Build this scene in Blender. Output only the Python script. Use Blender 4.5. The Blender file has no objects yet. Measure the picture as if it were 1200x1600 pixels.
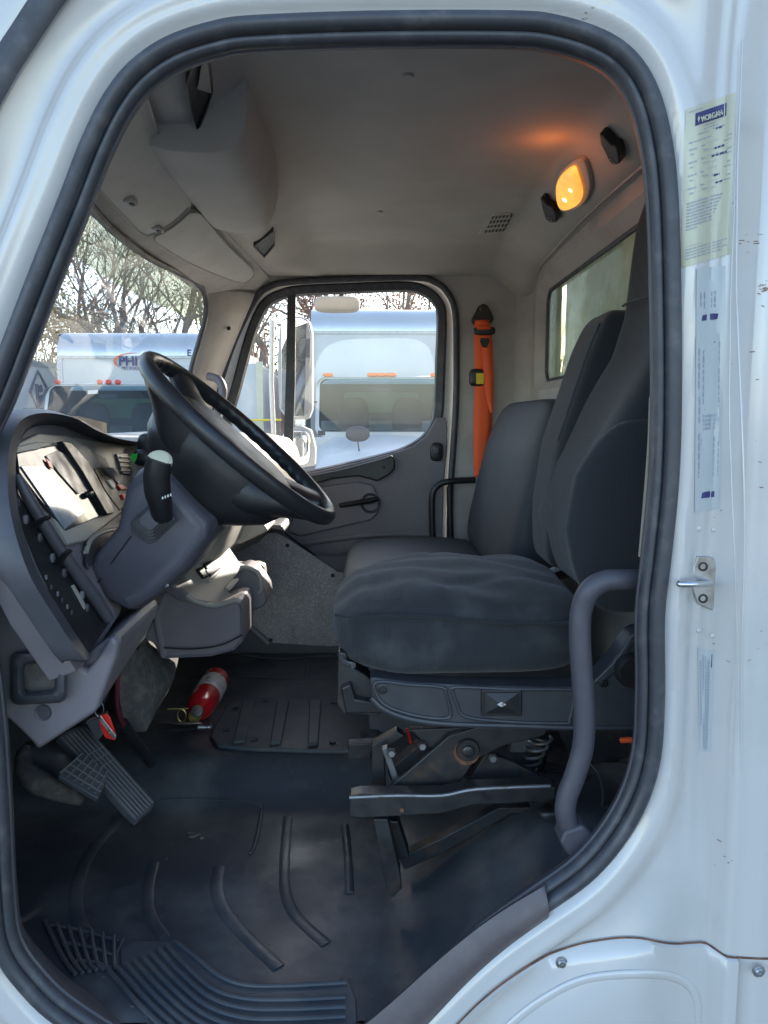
import bpy, bmesh, math, random
import numpy as np
from mathutils import Vector, noise as mnoise
random.seed(7)
R = math.radians
scene = bpy.context.scene
# ---------------------------------------------------------------- camera, sky, sun, exposure
CZ = 1.85                       # lens height above the ground; all z below are relative to it
PITCH = math.atan(145/1200); YAW = math.atan(15/1200)
cam = bpy.data.cameras.new('camera'); camo = bpy.data.objects.new('camera', cam)
scene.collection.objects.link(camo)
camo.location = (0, -1.15, CZ); camo.rotation_euler = (math.pi/2-PITCH, 0, -YAW)
cam.sensor_fit = 'VERTICAL'; cam.sensor_height = 36; cam.lens = 27.0
cam.clip_start = 0.02; cam.clip_end = 2000
scene.camera = camo
SUN_EL, SUN_AZ = R(25), R(31)   # azimuth measured from +Y towards +X
sd = Vector((math.sin(SUN_AZ)*math.cos(SUN_EL), math.cos(SUN_AZ)*math.cos(SUN_EL), math.sin(SUN_EL)))
w = bpy.data.worlds.new('World'); scene.world = w; w.use_nodes = True
nt = w.node_tree; bg = nt.nodes['Background']
sky = nt.nodes.new('ShaderNodeTexSky'); sky.sky_type = 'NISHITA'; sky.sun_disc = False
sky.sun_elevation = SUN_EL; sky.sun_rotation = SUN_AZ; sky.dust_density = 1.2; sky.air_density = 1.0
nt.links.new(sky.outputs[0], bg.inputs[0]); bg.inputs[1].default_value = 0.15
sl = bpy.data.lights.new('sun', 'SUN'); sl.energy = 4.0; sl.angle = R(0.5); sl.color = (1, .93, .83)
so = bpy.data.objects.new('sun', sl); scene.collection.objects.link(so)
so.rotation_euler = sd.to_track_quat('Z', 'Y').to_euler()
scene.view_settings.view_transform = 'Standard'; scene.view_settings.look = 'None'
scene.view_settings.exposure = 2.05; scene.view_settings.gamma = 1
scene.cycles.max_bounces = 10; scene.cycles.diffuse_bounces = 6; scene.cycles.transparent_max_bounces = 16

# ---------------------------------------------------------------- pixel ray -> point at a chosen depth
O = np.array([0, -1.15, 0.0])
_f = np.array([math.sin(YAW)*math.cos(PITCH), math.cos(YAW)*math.cos(PITCH), -math.sin(PITCH)])
_r = np.array([math.cos(YAW), -math.sin(YAW), 0.0]); _u = np.cross(_r, _f)
def ray(px, py): return _f + _r*(px-600)/1200 + _u*(800-py)/1200
def W(px, py, Y=None, X=None, H=None, pl=None):
    d = ray(px, py)
    if pl is not None:
        p, n = np.array(pl[0], float), np.array(pl[1], float)
        t = np.dot(p-O, n)/np.dot(d, n)
    elif X is not None: t = (X-O[0])/d[0]
    elif H is not None: t = (H-O[2])/d[2]
    else: t = (Y-O[1])/d[1]
    return O+d*t
def WL(pts, **k): return [W(p[0], p[1], **k) for p in pts]
def WY(pts): return [W(p[0], p[1], Y=p[2]) for p in pts]
def cr(pts, n=6, closed=False):
    P = [np.array(p, float) for p in pts]; N = len(P); out = []
    rng = range(N) if closed else range(N-1)
    for i in rng:
        if closed: a, b, c, d = P[(i-1) % N], P[i], P[(i+1) % N], P[(i+2) % N]
        else: a, b, c, d = P[max(i-1, 0)], P[i], P[i+1], P[min(i+2, N-1)]
        for k in range(n):
            t = k/n
            out.append(.5*((2*b)+(-a+c)*t+(2*a-5*b+4*c-d)*t*t+(-a+3*b-3*c+d)*t**3))
    if not closed: out.append(P[-1])
    return out
def interp(x, xs, ys): return float(np.interp(x, xs, ys))
def sst(x, a, b):
    t = np.clip((x-a)/(b-a), 0, 1); return t*t*(3-2*t)

# ---------------------------------------------------------------- mesh collector
class M:
    def __init__(s): s.v = []; s.f = []
    def add(s, vs, fs):
        o = len(s.v); s.v += [tuple(map(float, p)) for p in vs]; s.f += [tuple(i+o for i in f) for f in fs]; return s
    def prism(s, pts, d):
        n = len(pts); d = np.array(d, float); a = [np.array(p, float) for p in pts]
        return s.add(a+[p+d for p in a], [tuple(range(n))[::-1], tuple(range(n, 2*n))]+[(i, (i+1) % n, n+(i+1) % n, n+i) for i in range(n)])
    def box(s, x0, x1, y0, y1, z0, z1):
        return s.prism([(x0, y0, z0), (x1, y0, z0), (x1, y1, z0), (x0, y1, z0)], (0, 0, z1-z0))
    def loft(s, secs, closed=True, caps=True, loop=False):
        n = len(secs[0]); m = len(secs); vs = [p for q in secs for p in q]; fs = []
        for i in range(m if loop else m-1):
            for j in range(n if closed else n-1):
                a = i*n+j; b = i*n+(j+1) % n; c = ((i+1) % m)*n+(j+1) % n; d = ((i+1) % m)*n+j
                fs.append((a, b, c, d))
        if closed and caps and not loop: fs += [tuple(range(n))[::-1], tuple(range((m-1)*n, m*n))]
        return s.add(vs, fs)
    def tube(s, path, r, n=12, closed=False, flat=1.0, up=None):
        P = [np.array(p, float) for p in path]; N = len(P)
        rr = [r]*N if np.isscalar(r) else list(np.interp(np.linspace(0, 1, N), np.linspace(0, 1, len(r)), r))
        secs = []; nrm = None
        for i in range(N):
            if closed: t = P[(i+1) % N]-P[i-1]
            else: t = P[min(i+1, N-1)]-P[max(i-1, 0)]
            t = t/(np.linalg.norm(t)+1e-12)
            if up is not None: nrm = np.array(up, float)
            elif nrm is None: nrm = np.array([0, 0, 1.]) if abs(t[2]) < .9 else np.array([1., 0, 0])
            nrm = nrm-t*np.dot(nrm, t); nrm /= (np.linalg.norm(nrm)+1e-12); b = np.cross(t, nrm)
            secs.append([P[i]+rr[i]*(math.cos(a)*b+math.sin(a)*nrm*flat) for a in [2*math.pi*k/n for k in range(n)]])
        return s.loft(secs, loop=closed)
    def lathe(s, c, ax, prof, n=20):
        c = np.array(c, float); ax = np.array(ax, float); ax /= np.linalg.norm(ax)
        e = np.cross(ax, [0, 0, 1.]) if abs(ax[2]) < .9 else np.cross(ax, [1., 0, 0]); e /= np.linalg.norm(e); g = np.cross(ax, e)
        return s.loft([[c+ax*t+r*(math.cos(a)*e+math.sin(a)*g) for a in [2*math.pi*k/n for k in range(n)]] for r, t in prof])
    def rbox(s, fn, p=6, n=14):
        idx = {}; vs = []; fs = []
        def vid(c):
            k = tuple(int(round(q*n)) for q in c)
            if k not in idx:
                c = np.array(c, float); q = c/(np.sum(np.abs(c)**p)**(1/p)); idx[k] = len(vs); vs.append(fn(*q))
            return idx[k]
        g = [-1+2*i/n for i in range(n+1)]
        for ax in range(3):
            for sg in (-1, 1):
                for i in range(n):
                    for j in range(n):
                        q = []
                        for (a, b) in ((g[i], g[j]), (g[i+1], g[j]), (g[i+1], g[j+1]), (g[i], g[j+1])):
                            c = [0, 0, 0]; c[ax] = sg; c[(ax+1) % 3] = a; c[(ax+2) % 3] = b; q.append(vid(c))
                        fs.append(tuple(q if sg > 0 else q[::-1]))
        return s.add(vs, fs)
    def pill(s, c, sz, p=5, n=8):
        c = np.array(c, float); return s.rbox(lambda a, b, d: c+np.array([a*sz[0], b*sz[1], d*sz[2]]), p, n)
    def grid(s, rows):
        return s.loft(rows, closed=False)
    def ring(s, outer, inner):
        n = len(outer); return s.add(list(outer)+list(inner), [(i, (i+1) % n, n+(i+1) % n, n+i) for i in range(n)])
    def sweep(s, path, prof, closed=True, yd=(0, 1., 0)):
        # path lies in the XZ plane; prof = (outward, depth)
        P = [np.array(p, float) for p in path]; N = len(P); secs = []; yd = np.array(yd)
        for i in range(N):
            t = (P[(i+1) % N]-P[i-1]) if closed else (P[min(i+1, N-1)]-P[max(i-1, 0)])
            t /= np.linalg.norm(t); nn = np.cross(t, yd); nn /= np.linalg.norm(nn)
            secs.append([P[i]+nn*a+yd*b for a, b in prof])
        return s.loft(secs, closed=True, loop=closed)
ORG = {}
def mk(name, m, mat, parent=None, smooth=True, bevel=0, seg=2, sub=0, solid=0, sharp=40, **props):
    me = bpy.data.meshes.new(name)
    o = bpy.data.objects.new(name, me); scene.collection.objects.link(o)
    if parent is not None: org = ORG[parent.name]; o.parent = parent
    else:
        a = np.array(m.v); org = ((a[:, 0].min()+a[:, 0].max())/2, (a[:, 1].min()+a[:, 1].max())/2, a[:, 2].min())
        o.location = (org[0], org[1], org[2]+CZ)
    ORG[o.name] = org
    me.from_pydata([(p[0]-org[0], p[1]-org[1], p[2]-org[2]) for p in m.v], [], m.f)
    bm = bmesh.new(); bm.from_mesh(me); bmesh.ops.recalc_face_normals(bm, faces=bm.faces); bm.to_mesh(me); bm.free()
    me.materials.append(MAT[mat] if isinstance(mat, str) else mat)
    if smooth:
        me.shade_smooth()
        if not bevel and not sub: me.set_sharp_from_angle(angle=R(sharp))
    if solid: q = o.modifiers.new('solid', 'SOLIDIFY'); q.thickness = solid; q.offset = 0
    if bevel:
        q = o.modifiers.new('bevel', 'BEVEL'); q.width = bevel; q.segments = seg; q.limit_method = 'ANGLE'; q.angle_limit = R(35); q.harden_normals = True
    if sub: q = o.modifiers.new('sub', 'SUBSURF'); q.levels = sub; q.render_levels = sub
    for k, v_ in props.items(): o[k] = v_
    return o
def thing(name, loc, label, cat, group=None):
    o = bpy.data.objects.new(name, None); scene.collection.objects.link(o)
    o.location = (loc[0], loc[1], loc[2]+CZ); o.empty_display_size = .1
    ORG[o.name] = tuple(loc); o['label'] = label; o['category'] = cat
    if group: o['group'] = group
    return o
def textmesh(s, size, origin, right, up, extrude=.0006, bold=0.0, align='LEFT', m=None):
    cu = bpy.data.curves.new('t', 'FONT'); cu.body = s; cu.size = size; cu.extrude = extrude; cu.offset = bold; cu.align_x = align; cu.resolution_u = 3
    ob = bpy.data.objects.new('t', cu); scene.collection.objects.link(ob)
    bpy.context.view_layer.update()
    me = bpy.data.meshes.new_from_object(ob.evaluated_get(bpy.context.evaluated_depsgraph_get()))
    r_ = np.array(right, float); r_ /= np.linalg.norm(r_); u_ = np.array(up, float); u_ = u_-r_*np.dot(u_, r_); u_ /= np.linalg.norm(u_); n_ = np.cross(r_, u_); o_ = np.array(origin, float)
    m = m or M(); m.add([o_+r_*v.co.x+u_*v.co.y+n_*v.co.z for v in me.vertices], [tuple(p.vertices) for p in me.polygons])
    bpy.data.objects.remove(ob); bpy.data.curves.remove(cu); bpy.data.meshes.remove(me)
    return m

# ---------------------------------------------------------------- materials
MAT = {}
def mat(name, col, rough=.5, metal=0, var=None, bump=None, coat=0, sheen=0, rvar=None, spec=.5, wave=None, var2=None, emit=None):
    m = bpy.data.materials.new(name); m.use_nodes = True; t = m.node_tree; b = t.nodes['Principled BSDF']
    b.inputs['Base Color'].default_value = (*col, 1); b.inputs['Roughness'].default_value = rough; b.inputs['Metallic'].default_value = metal
    b.inputs['Coat Weight'].default_value = coat; b.inputs['Coat Roughness'].default_value = .08
    b.inputs['Sheen Weight'].default_value = sheen; b.inputs['Specular IOR Level'].default_value = spec
    tc = t.nodes.new('ShaderNodeTexCoord')
    def nz(scale, detail=6, rough_=.6):
        n = t.nodes.new('ShaderNodeTexNoise'); n.inputs['Scale'].default_value = scale; n.inputs['Detail'].default_value = detail; n.inputs['Roughness'].default_value = rough_
        t.links.new(tc.outputs['Object'], n.inputs['Vector']); return n
    src = None
    for vv in (var, var2):
        if vv:
            n = nz(vv[0]); rp = t.nodes.new('ShaderNodeMapRange'); rp.inputs[1].default_value = vv[2]; rp.inputs[2].default_value = vv[3]
            t.links.new(n.outputs[0], rp.inputs[0]); mx = t.nodes.new('ShaderNodeMixRGB')
            t.links.new(rp.outputs[0], mx.inputs[0]); mx.inputs[2].default_value = (*vv[1], 1)
            if src: t.links.new(src, mx.inputs[1])
            else: mx.inputs[1].default_value = (*col, 1)
            src = mx.outputs[0]
    if src: t.links.new(src, b.inputs['Base Color'])
    if rvar:
        n = nz(rvar[0]); rp = t.nodes.new('ShaderNodeMapRange'); rp.inputs[1].default_value = .35; rp.inputs[2].default_value = .65
        rp.inputs[3].default_value = rvar[1]; rp.inputs[4].default_value = rvar[2]; t.links.new(n.outputs[0], rp.inputs[0]); t.links.new(rp.outputs[0], b.inputs['Roughness'])
    nrm = None
    if bump:
        for bb in (bump if isinstance(bump, list) else [bump]):
            n = nz(bb[0], 3); bp = t.nodes.new('ShaderNodeBump'); bp.inputs['Strength'].default_value = bb[1]; bp.inputs['Distance'].default_value = bb[2]
            t.links.new(n.outputs[0], bp.inputs['Height'])
            if nrm: t.links.new(nrm, bp.inputs['Normal'])
            nrm = bp.outputs[0]
    if wave:
        wv = t.nodes.new('ShaderNodeTexWave'); wv.bands_direction = wave[2]; wv.inputs['Scale'].default_value = wave[0]; wv.inputs['Distortion'].default_value = .6; wv.inputs['Detail'].default_value = 1
        t.links.new(tc.outputs['Object'], wv.inputs['Vector'])
        bp = t.nodes.new('ShaderNodeBump'); bp.inputs['Strength'].default_value = wave[1]; bp.inputs['Distance'].default_value = .0008
        t.links.new(wv.outputs[0], bp.inputs['Height'])
        if nrm: t.links.new(nrm, bp.inputs['Normal'])
        nrm = bp.outputs[0]
    if nrm: t.links.new(nrm, b.inputs['Normal'])
    if emit: b.inputs['Emission Color'].default_value = (*emit[0], 1); b.inputs['Emission Strength'].default_value = emit[1]
    MAT[name] = m; return m
mat('textile', (.26, .23, .18), .9, bump=(900, .6, .001))
mat('white_paint', (.53, .515, .495), .28, coat=.8, var=(5, (.45, .45, .43), .5, .8), rvar=(9, .12, .26), bump=(3, .15, .01), var2=(55, (.45, .38, .3), .72, .8))
mat('white_plain', (.6, .6, .59), .35, coat=.3, var=(3, (.52, .52, .5), .4, .7))
mat('seal_rubber', (.045, .047, .055), .42, var=(30, (.08, .08, .085), .5, .7), bump=(300, .15, .001), rvar=(12, .35, .6))
mat('sill_plastic', (.10, .085, .088), .5, bump=(500, .25, .0006), var=(20, (.13, .115, .115), .45, .7))
mat('grey_plastic', (.165, .15, .165), .48, bump=(700, .35, .0006), var=(8, (.19, .175, .185), .4, .7), rvar=(15, .42, .6))
mat('column_plastic', (.085, .082, .10), .45, bump=(700, .35, .0006), var=(8, (.10, .096, .112), .4, .7), rvar=(15, .38, .58))
mat('handle_grey', (.062, .06, .072), .5, bump=(600, .3, .0005), var=(14, (.085, .08, .09), .5, .75))
mat('base_plastic', (.034, .036, .042), .42, bump=(700, .3, .0005), var=(12, (.05, .052, .056), .45, .7))
mat('dark_plastic', (.06, .06, .07), .45, bump=(700, .3, .0005), var=(12, (.08, .08, .088), .45, .7))
mat('black_plastic', (.016, .016, .018), .36, bump=(400, .2, .0005), rvar=(20, .3, .5))
mat('wheel_leather', (.02, .02, .022), .36, bump=(600, .3, .0005), rvar=(12, .28, .48))
mat('beige_plastic', (.36, .345, .31), .5, bump=(500, .25, .0005), var=(6, (.31, .295, .265), .4, .7))
mat('headliner', (.42, .395, .36), .85, bump=[(450, .35, .001), (5, .25, .01)], var=(5, (.36, .335, .30), .35, .7), sheen=.1)
mat('wall_trim', (.42, .395, .37), .7, bump=[(300, .25, .0008)], var=(7, (.32, .295, .27), .45, .75))
mat('visor_vinyl', (.46, .455, .42), .6, bump=[(250, .3, .0008), (9, .2, .008)], var=(10, (.40, .395, .36), .4, .7))
mat('seat_fabric', (.015, .0165, .020), .9, sheen=.12, wave=(95, .35, 'X'), bump=[(900, .5, .0006), (8, .3, .01)], var=(5, (.021, .023, .027), .5, .8))
mat('seat_top', (.016, .0185, .022), .85, sheen=.15, bump=[(900, .6, .0008), (6, .4, .012)], var=(11, (.05, .054, .056), .5, .8), wave=(60, .5, 'X'))
mat('bench_vinyl', (.028, .033, .039), .62, bump=[(700, .4, .0006), (4, .4, .012)], var=(6, (.038, .043, .049), .45, .75))
mat('floor_rubber', (.040, .046, .054), .42, bump=[(260, .3, .0008), (7, .3, .01)], var=(5, (.115, .12, .12), .46, .74), rvar=(6, .3, .55), var2=(120, (.12, .11, .09), .72, .78))
mat('worn_rubber', (.13, .125, .12), .7)
mat('lens_reflection_grey', (.20, .25, .30), .12, var=(30, (.36, .41, .45), .35, .65), coat=.3)  # mottled pale reflection in the instrument lens, given as plain colour
mat('mirror_shell', (.30, .31, .32), .4)
mat('dusty_rubber', (.046, .055, .066), .5, bump=[(260, .3, .0008)], var=(9, (.085, .085, .085), .45, .7), var2=(90, (.2, .17, .13), .68, .75))
mat('steel_dark', (.05, .05, .053), .42, metal=.6, var=(16, (.10, .07, .055), .55, .7), rvar=(20, .3, .6), bump=(120, .2, .001))
mat('steel_grey', (.22, .22, .225), .45, metal=.7, var=(22, (.16, .11, .08), .55, .7), rvar=(20, .3, .55))
mat('chrome', (.6, .6, .6), .2, metal=1, rvar=(30, .15, .4))
mat('zinc', (.45, .46, .47), .35, metal=.9, var=(30, (.25, .24, .22), .45, .7))
mat('rust', (.20, .09, .05), .8, var=(60, (.1, .05, .03), .4, .6))
mat('speckled_plate', (.26, .25, .26), .5, metal=.35, var=(160, (.42, .41, .42), .48, .62), var2=(5, (.15, .14, .145), .4, .75))
mat('orange_web', (.85, .11, .02), .6, wave=(110, .5, 'X'), bump=(800, .4, .0005))
mat('red_paint', (.52, .012, .02), .25, coat=.5)
mat('red_plastic', (.7, .02, .015), .3)
mat('label_white', (.6, .6, .58), .4, var=(60, (.3, .2, .2), .55, .6))
mat('label_cream', (.52, .50, .37), .35, coat=.3, var=(8, (.46, .44, .32), .4, .7))
mat('label_clear', (.45, .475, .475), .25, coat=.3)
mat('ink', (.05, .05, .09), .5)
mat('ink_blue', (.035, .035, .14), .5)
mat('ink_grey', (.30, .33, .38), .5)
mat('ink_orange', (.75, .16, .05), .5)
mat('yellow', (.75, .55, .03), .5)
mat('green', (.02, .7, .08), .4)
mat('cream_cap', (.62, .60, .45), .35)
mat('brass', (.5, .38, .12), .35, metal=.8)
mat('asphalt', (.14, .135, .125), .9, var=(2, (.19, .18, .165), .4, .7), bump=(60, .4, .01))
mat('scuff', (.23, .12, .10), .7)
mat('far_white', (.56, .555, .53), .4, coat=.2, var=(1.2, (.48, .475, .46), .35, .7))
mat('cap_alu', (.52, .53, .54), .22, metal=.45, rvar=(1.5, .1, .25))
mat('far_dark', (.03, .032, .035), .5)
mat('far_seat', (.02, .022, .026), .8)
mat('amber', (.85, .18, .02), .3)
mat('marker_red', (.65, .05, .03), .3)
mat('bark', (.17, .14, .12), .9, var=(4, (.25, .21, .175), .4, .7))
mat('leaf_yellow', (.32, .23, .05), .7, var=(2, (.20, .19, .05), .4, .6))
mat('leaf_rust', (.24, .075, .035), .75, var=(2, (.30, .13, .06), .4, .6))
mat('leaf_green', (.07, .10, .035), .7, var=(2, (.20, .17, .04), .45, .6))
mat('brick', (.25, .12, .09), .8, var=(3, (.2, .09, .07), .4, .6))
mat('display_lens', (.03, .033, .038), .10, spec=.25, rvar=(30, .06, .2))
mat('carpet', (.09, .085, .08), .95, bump=[(500, .8, .002)], var=(40, (.15, .14, .125), .45, .65))
def glass(name, tint=(1, 1, 1), dust=.05, dcol=(.6, .6, .58), refl=1.0, dscale=6, rough=.0):
    m = bpy.data.materials.new(name); m.use_nodes = True; t = m.node_tree; t.nodes.remove(t.nodes['Principled BSDF']); out = t.nodes['Material Output']
    tr = t.nodes.new('ShaderNodeBsdfTransparent'); tr.inputs[0].default_value = (*tint, 1)
    gl = t.nodes.new('ShaderNodeBsdfGlossy'); gl.inputs['Roughness'].default_value = rough
    di = t.nodes.new('ShaderNodeBsdfDiffuse'); di.inputs[0].default_value = (*dcol, 1)
    fr = t.nodes.new('ShaderNodeLayerWeight'); fr.inputs[0].default_value = .5
    pw = t.nodes.new('ShaderNodeMath'); pw.operation = 'POWER'; pw.inputs[1].default_value = 5; t.links.new(fr.outputs['Facing'], pw.inputs[0])
    mu = t.nodes.new('ShaderNodeMath'); mu.operation = 'MULTIPLY_ADD'; mu.inputs[1].default_value = .9*min(1, refl); mu.inputs[2].default_value = .07*refl; t.links.new(pw.outputs[0], mu.inputs[0])
    a = t.nodes.new('ShaderNodeMixShader'); t.links.new(mu.outputs[0], a.inputs[0]); t.links.new(tr.outputs[0], a.inputs[1]); t.links.new(gl.outputs[0], a.inputs[2])
    tc = t.nodes.new('ShaderNodeTexCoord'); n = t.nodes.new('ShaderNodeTexNoise'); n.inputs['Scale'].default_value = dscale; n.inputs['Detail'].default_value = 7; t.links.new(tc.outputs['Object'], n.inputs['Vector'])
    rp = t.nodes.new('ShaderNodeMapRange'); rp.inputs[1].default_value = .35; rp.inputs[2].default_value = .75; rp.inputs[3].default_value = dust*.5; rp.inputs[4].default_value = dust*2; t.links.new(n.outputs[0], rp.inputs[0])
    tl = t.nodes.new('ShaderNodeBsdfTranslucent'); tl.inputs[0].default_value = (*dcol, 1)
    ad = t.nodes.new('ShaderNodeMixShader'); ad.inputs[0].default_value = .5; t.links.new(di.outputs[0], ad.inputs[1]); t.links.new(tl.outputs[0], ad.inputs[2])
    b = t.nodes.new('ShaderNodeMixShader'); t.links.new(rp.outputs[0], b.inputs[0]); t.links.new(a.outputs[0], b.inputs[1]); t.links.new(ad.outputs[0], b.inputs[2])
    t.links.new(b.outputs[0], out.inputs[0]); MAT[name] = m
glass('glass_dusty', (.97, .98, .97), .024, (.5, .56, .6))
glass('glass_clean', (.97, .98, .97), .018)
glass('glass_green', (.70, .80, .64), .45, (.70, .80, .58))
glass('glass_far', (.40, .58, .64), .02, (.12, .3, .38), refl=.35)
glass('glass_tint', (.62, .58, .42), .22, (.6, .56, .4))
glass('glass_screen', (.2,.22,.24), .12, (.22,.25,.28), refl=.7, dscale=25, rough=.05)
mat('hose_red', (.09,.012,.02), .4)
mat('mirror', (.8, .82, .85), .03, metal=1)
def lamp_mat():
    m = mat('lamp_lens', (.9, .55, .2), .3); t = m.node_tree; b = t.nodes['Principled BSDF']
    tc = t.nodes.new('ShaderNodeTexCoord'); n = t.nodes.new('ShaderNodeTexNoise'); n.inputs['Scale'].default_value = 35; t.links.new(tc.outputs['Object'], n.inputs['Vector'])
    b.inputs['Emission Color'].default_value = (1, .36, .05, 1)
    rp = t.nodes.new('ShaderNodeMapRange'); rp.inputs[3].default_value = .15; rp.inputs[4].default_value = .5; t.links.new(n.outputs[0], rp.inputs[0]); t.links.new(rp.outputs[0], b.inputs['Emission Strength'])
lamp_mat()
mat('bulb_glow', (1, .8, .4), .3, emit=((1, .72, .3), 2.6))
# ================================================================= THE TRUCK whose open cab we look into
truck = thing('truck', (.1, 1.0, -1.85), 'white truck cab seen through its open driver doorway, with black seats and steering wheel', 'truck')
def part(name, m, mt, par=None, **k): return mk(name, m, mt, par or truck, **k)
# ---- doorway outline (y = 0 plane), outer edge of the weatherstrip
OUT = [(330, 38), (400, 28), (600, 21), (800, 21), (870, 28), (940, 50), (988, 82), (1022, 132), (1044, 205), (1056, 300), (1061, 450), (1062, 620), (1058, 750), (1046, 870), (1036, 960), (1036, 1080), (1030, 1180), (1008, 1255), (970, 1320), (920, 1375), (850, 1425), (780, 1475), (720, 1530), (640, 1612), (590, 1650), (500, 1690), (350, 1700), (220, 1672), (95, 1600), (30, 1540), (-8, 1480), (-20, 1400), (-28, 1250), (-40, 1100), (-62, 950), (-76, 800), (-62, 700), (-22, 610), (20, 500), (55, 410), (95, 310), (130, 220), (165, 150), (205, 100), (260, 62)]
OUTW = cr(WL(OUT, Y=0), 5, True)
ow = np.array([[p[0], p[2]] for p in OUTW])
_A = ow; _AB = np.roll(ow, -1, 0)-ow; _B = np.roll(ow, -1, 0)
def sdist(P):
    if len(P) == 1:
        p = P[0]; t = np.clip(((p-_A)*_AB).sum(1)/(_AB*_AB).sum(1), 0, 1); q = _A+t[:, None]*_AB; D = np.hypot(*(p-q).T).min()
        c = ((_A[:, 1] > p[1]) != (_B[:, 1] > p[1])) & (p[0] < (_B[:, 0]-_A[:, 0])*(p[1]-_A[:, 1])/(_B[:, 1]-_A[:, 1]+1e-15)+_A[:, 0])
        return np.array([-D if c.sum() % 2 else D])
    A = ow; B = np.roll(ow, -1, 0); D = np.full(len(P), 9.); ins = np.zeros(len(P), bool)
    for a, b in zip(A, B):
        ab = b-a; t = np.clip(((P-a)@ab)/(ab@ab), 0, 1); q = a+t[:, None]*ab; D = np.minimum(D, np.hypot(*(P-q).T))
        c = ((a[1] > P[:, 1]) != (b[1] > P[:, 1])) & (P[:, 0] < (b[0]-a[0])*(P[:, 1]-a[1])/(b[1]-a[1]+1e-15)+a[0]); ins ^= c
    return np.where(ins, -D, D)
def bodyY(x, z, d):
    y = -.004*sst(d, 0, .006)-.010*sst(d, .004, .018)+.010*sst(d, .03, .06)      # rolled lip, then a shallow channel
    right = sst(x, .44, .50)*sst(z, -.72, -.55)
    y += .022*sst(x, .455, .50)*(1-sst(x, .52, .535))*sst(z, -.82, -.50)*sst(z, .72, .5)
    y += -(.034*sst(x, .530, .556)+.010*sst(x, .572, .60))*sst(z, .75, .6)
    y += -.004*np.exp(-((x-.505)/.006)**2)*right + .004*np.exp(-((x-.532)/.005)**2)*right
    y += -.03*sst(d, .05, .16)*(1-sst(x, .40, .52))                           # roof side / pillar / sill swell outwards
    y += -.008*np.exp(-((d-.045)/.012)**2)*(1-sst(x, .30, .45))
    y += .9*np.clip(x-.66, 0, 1)**2
    return y
xs = np.arange(-1.0, .90, .0055); zs = np.arange(-1.42, .80, .0055)
XX, ZZ = np.meshgrid(xs, zs, indexing='ij'); PP = np.stack([XX.ravel(), ZZ.ravel()], 1); DD = sdist(PP); YYb = bodyY(PP[:, 0], PP[:, 1], DD)
m = M(); nx, nz_ = len(xs), len(zs); m.v = [(PP[i, 0], YYb[i], PP[i, 1]) for i in range(len(PP))]
D2 = DD.reshape(nx, nz_)
keep = lambda x, z: True
for i in range(nx-1):
    for j in range(nz_-1):
        if min(D2[i, j], D2[i+1, j], D2[i, j+1], D2[i+1, j+1]) > -.016 and keep(xs[i], zs[j]):
            m.f.append((i*nz_+j, (i+1)*nz_+j, (i+1)*nz_+j+1, i*nz_+j+1))
used = sorted({q for f in m.f for q in f}); mp = {q: k for k, q in enumerate(used)}
m.v = [m.v[q] for q in used]; m.f = [tuple(mp[q] for q in f) for f in m.f]
body = part('cab_body', m, 'white_paint', solid=0)
# roof, bonnet, rear and far side skin so that light only comes in where it does in the truck
m = M(); m.box(-.60, .86, .06, 2.14, .74, .76); m.box(.70, .72, .02, 2.08, .50, .74); m.box(.70, .72, .02, 2.08, -1.0, .12)
m.box(.70, .72, .02, .16, .12, .5); m.box(.70, .72, 1.86, 2.08, .12, .5)
m.prism([(-.60, .06, .74), (-.60, 2.12, .74), (-.66, 2.12, .47), (-.66, .06, .47)], (.02, 0, .0))
part('roof_skin', m, 'white_plain', body)
m = M(); m.box(-1.9, -.98, .1, 1.95, -.62, -.13); m.box(-.99, .70, -.0, 2.08, -1.10, -1.07)
part('hood', m, 'white_plain', bevel=.03)
# ---- weatherstrip: two rubber lobes running round the doorway
def arc(cx, cy, r, a0, a1, n): return [(cx+r*math.cos(R(a0+(a1-a0)*k/n)), cy+r*math.sin(R(a0+(a1-a0)*k/n))) for k in range(n+1)]
sg = -1 if False else 1
prof = [(.001, .012)]+arc(-.0105, -.004, .0120, 0, -160, 8)+[(-.0245, .003)]+[(-.0265, -.003), (-.0305, -.0055), (-.035, -.003), (-.038, .002), (-.040, .010), (-.030, .03), (-.018, .035)]
# orientation: find sign of outward normal
t0 = OUTW[1]-OUTW[-1]; n0 = np.cross(t0, [0, 1, 0]); cen = np.array([ow[:, 0].mean(), 0, ow[:, 1].mean()])
sgn = 1 if np.dot(n0, OUTW[0]-cen) > 0 else -1
def pf(pr): return [(a*.92*sgn if a < 0 else a*sgn, b*.9 if b < .02 else b) for a, b in pr]
part('door_weatherstrip', M().sweep(OUTW, pf(prof)), 'seal_rubber', sharp=60)
# plastic return between the seal and the cabin lining
part('door_jamb_lining', M().sweep(OUTW, pf([(-.038, .011), (-.0415, .016), (-.037, .03), (.006, .09), (.014, .085), (-.018, .03)])), 'dark_plastic')
# grey textile edging of the rear pillar, a narrow pale strip along the seal
e = WY([(1019, 620, .05), (1016, 700, .05), (1009, 790, .05), (1002, 870, .05)]); part('pillar_edge_strip', M().tube(cr(e, 6), .005, 8), 'textile')
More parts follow.
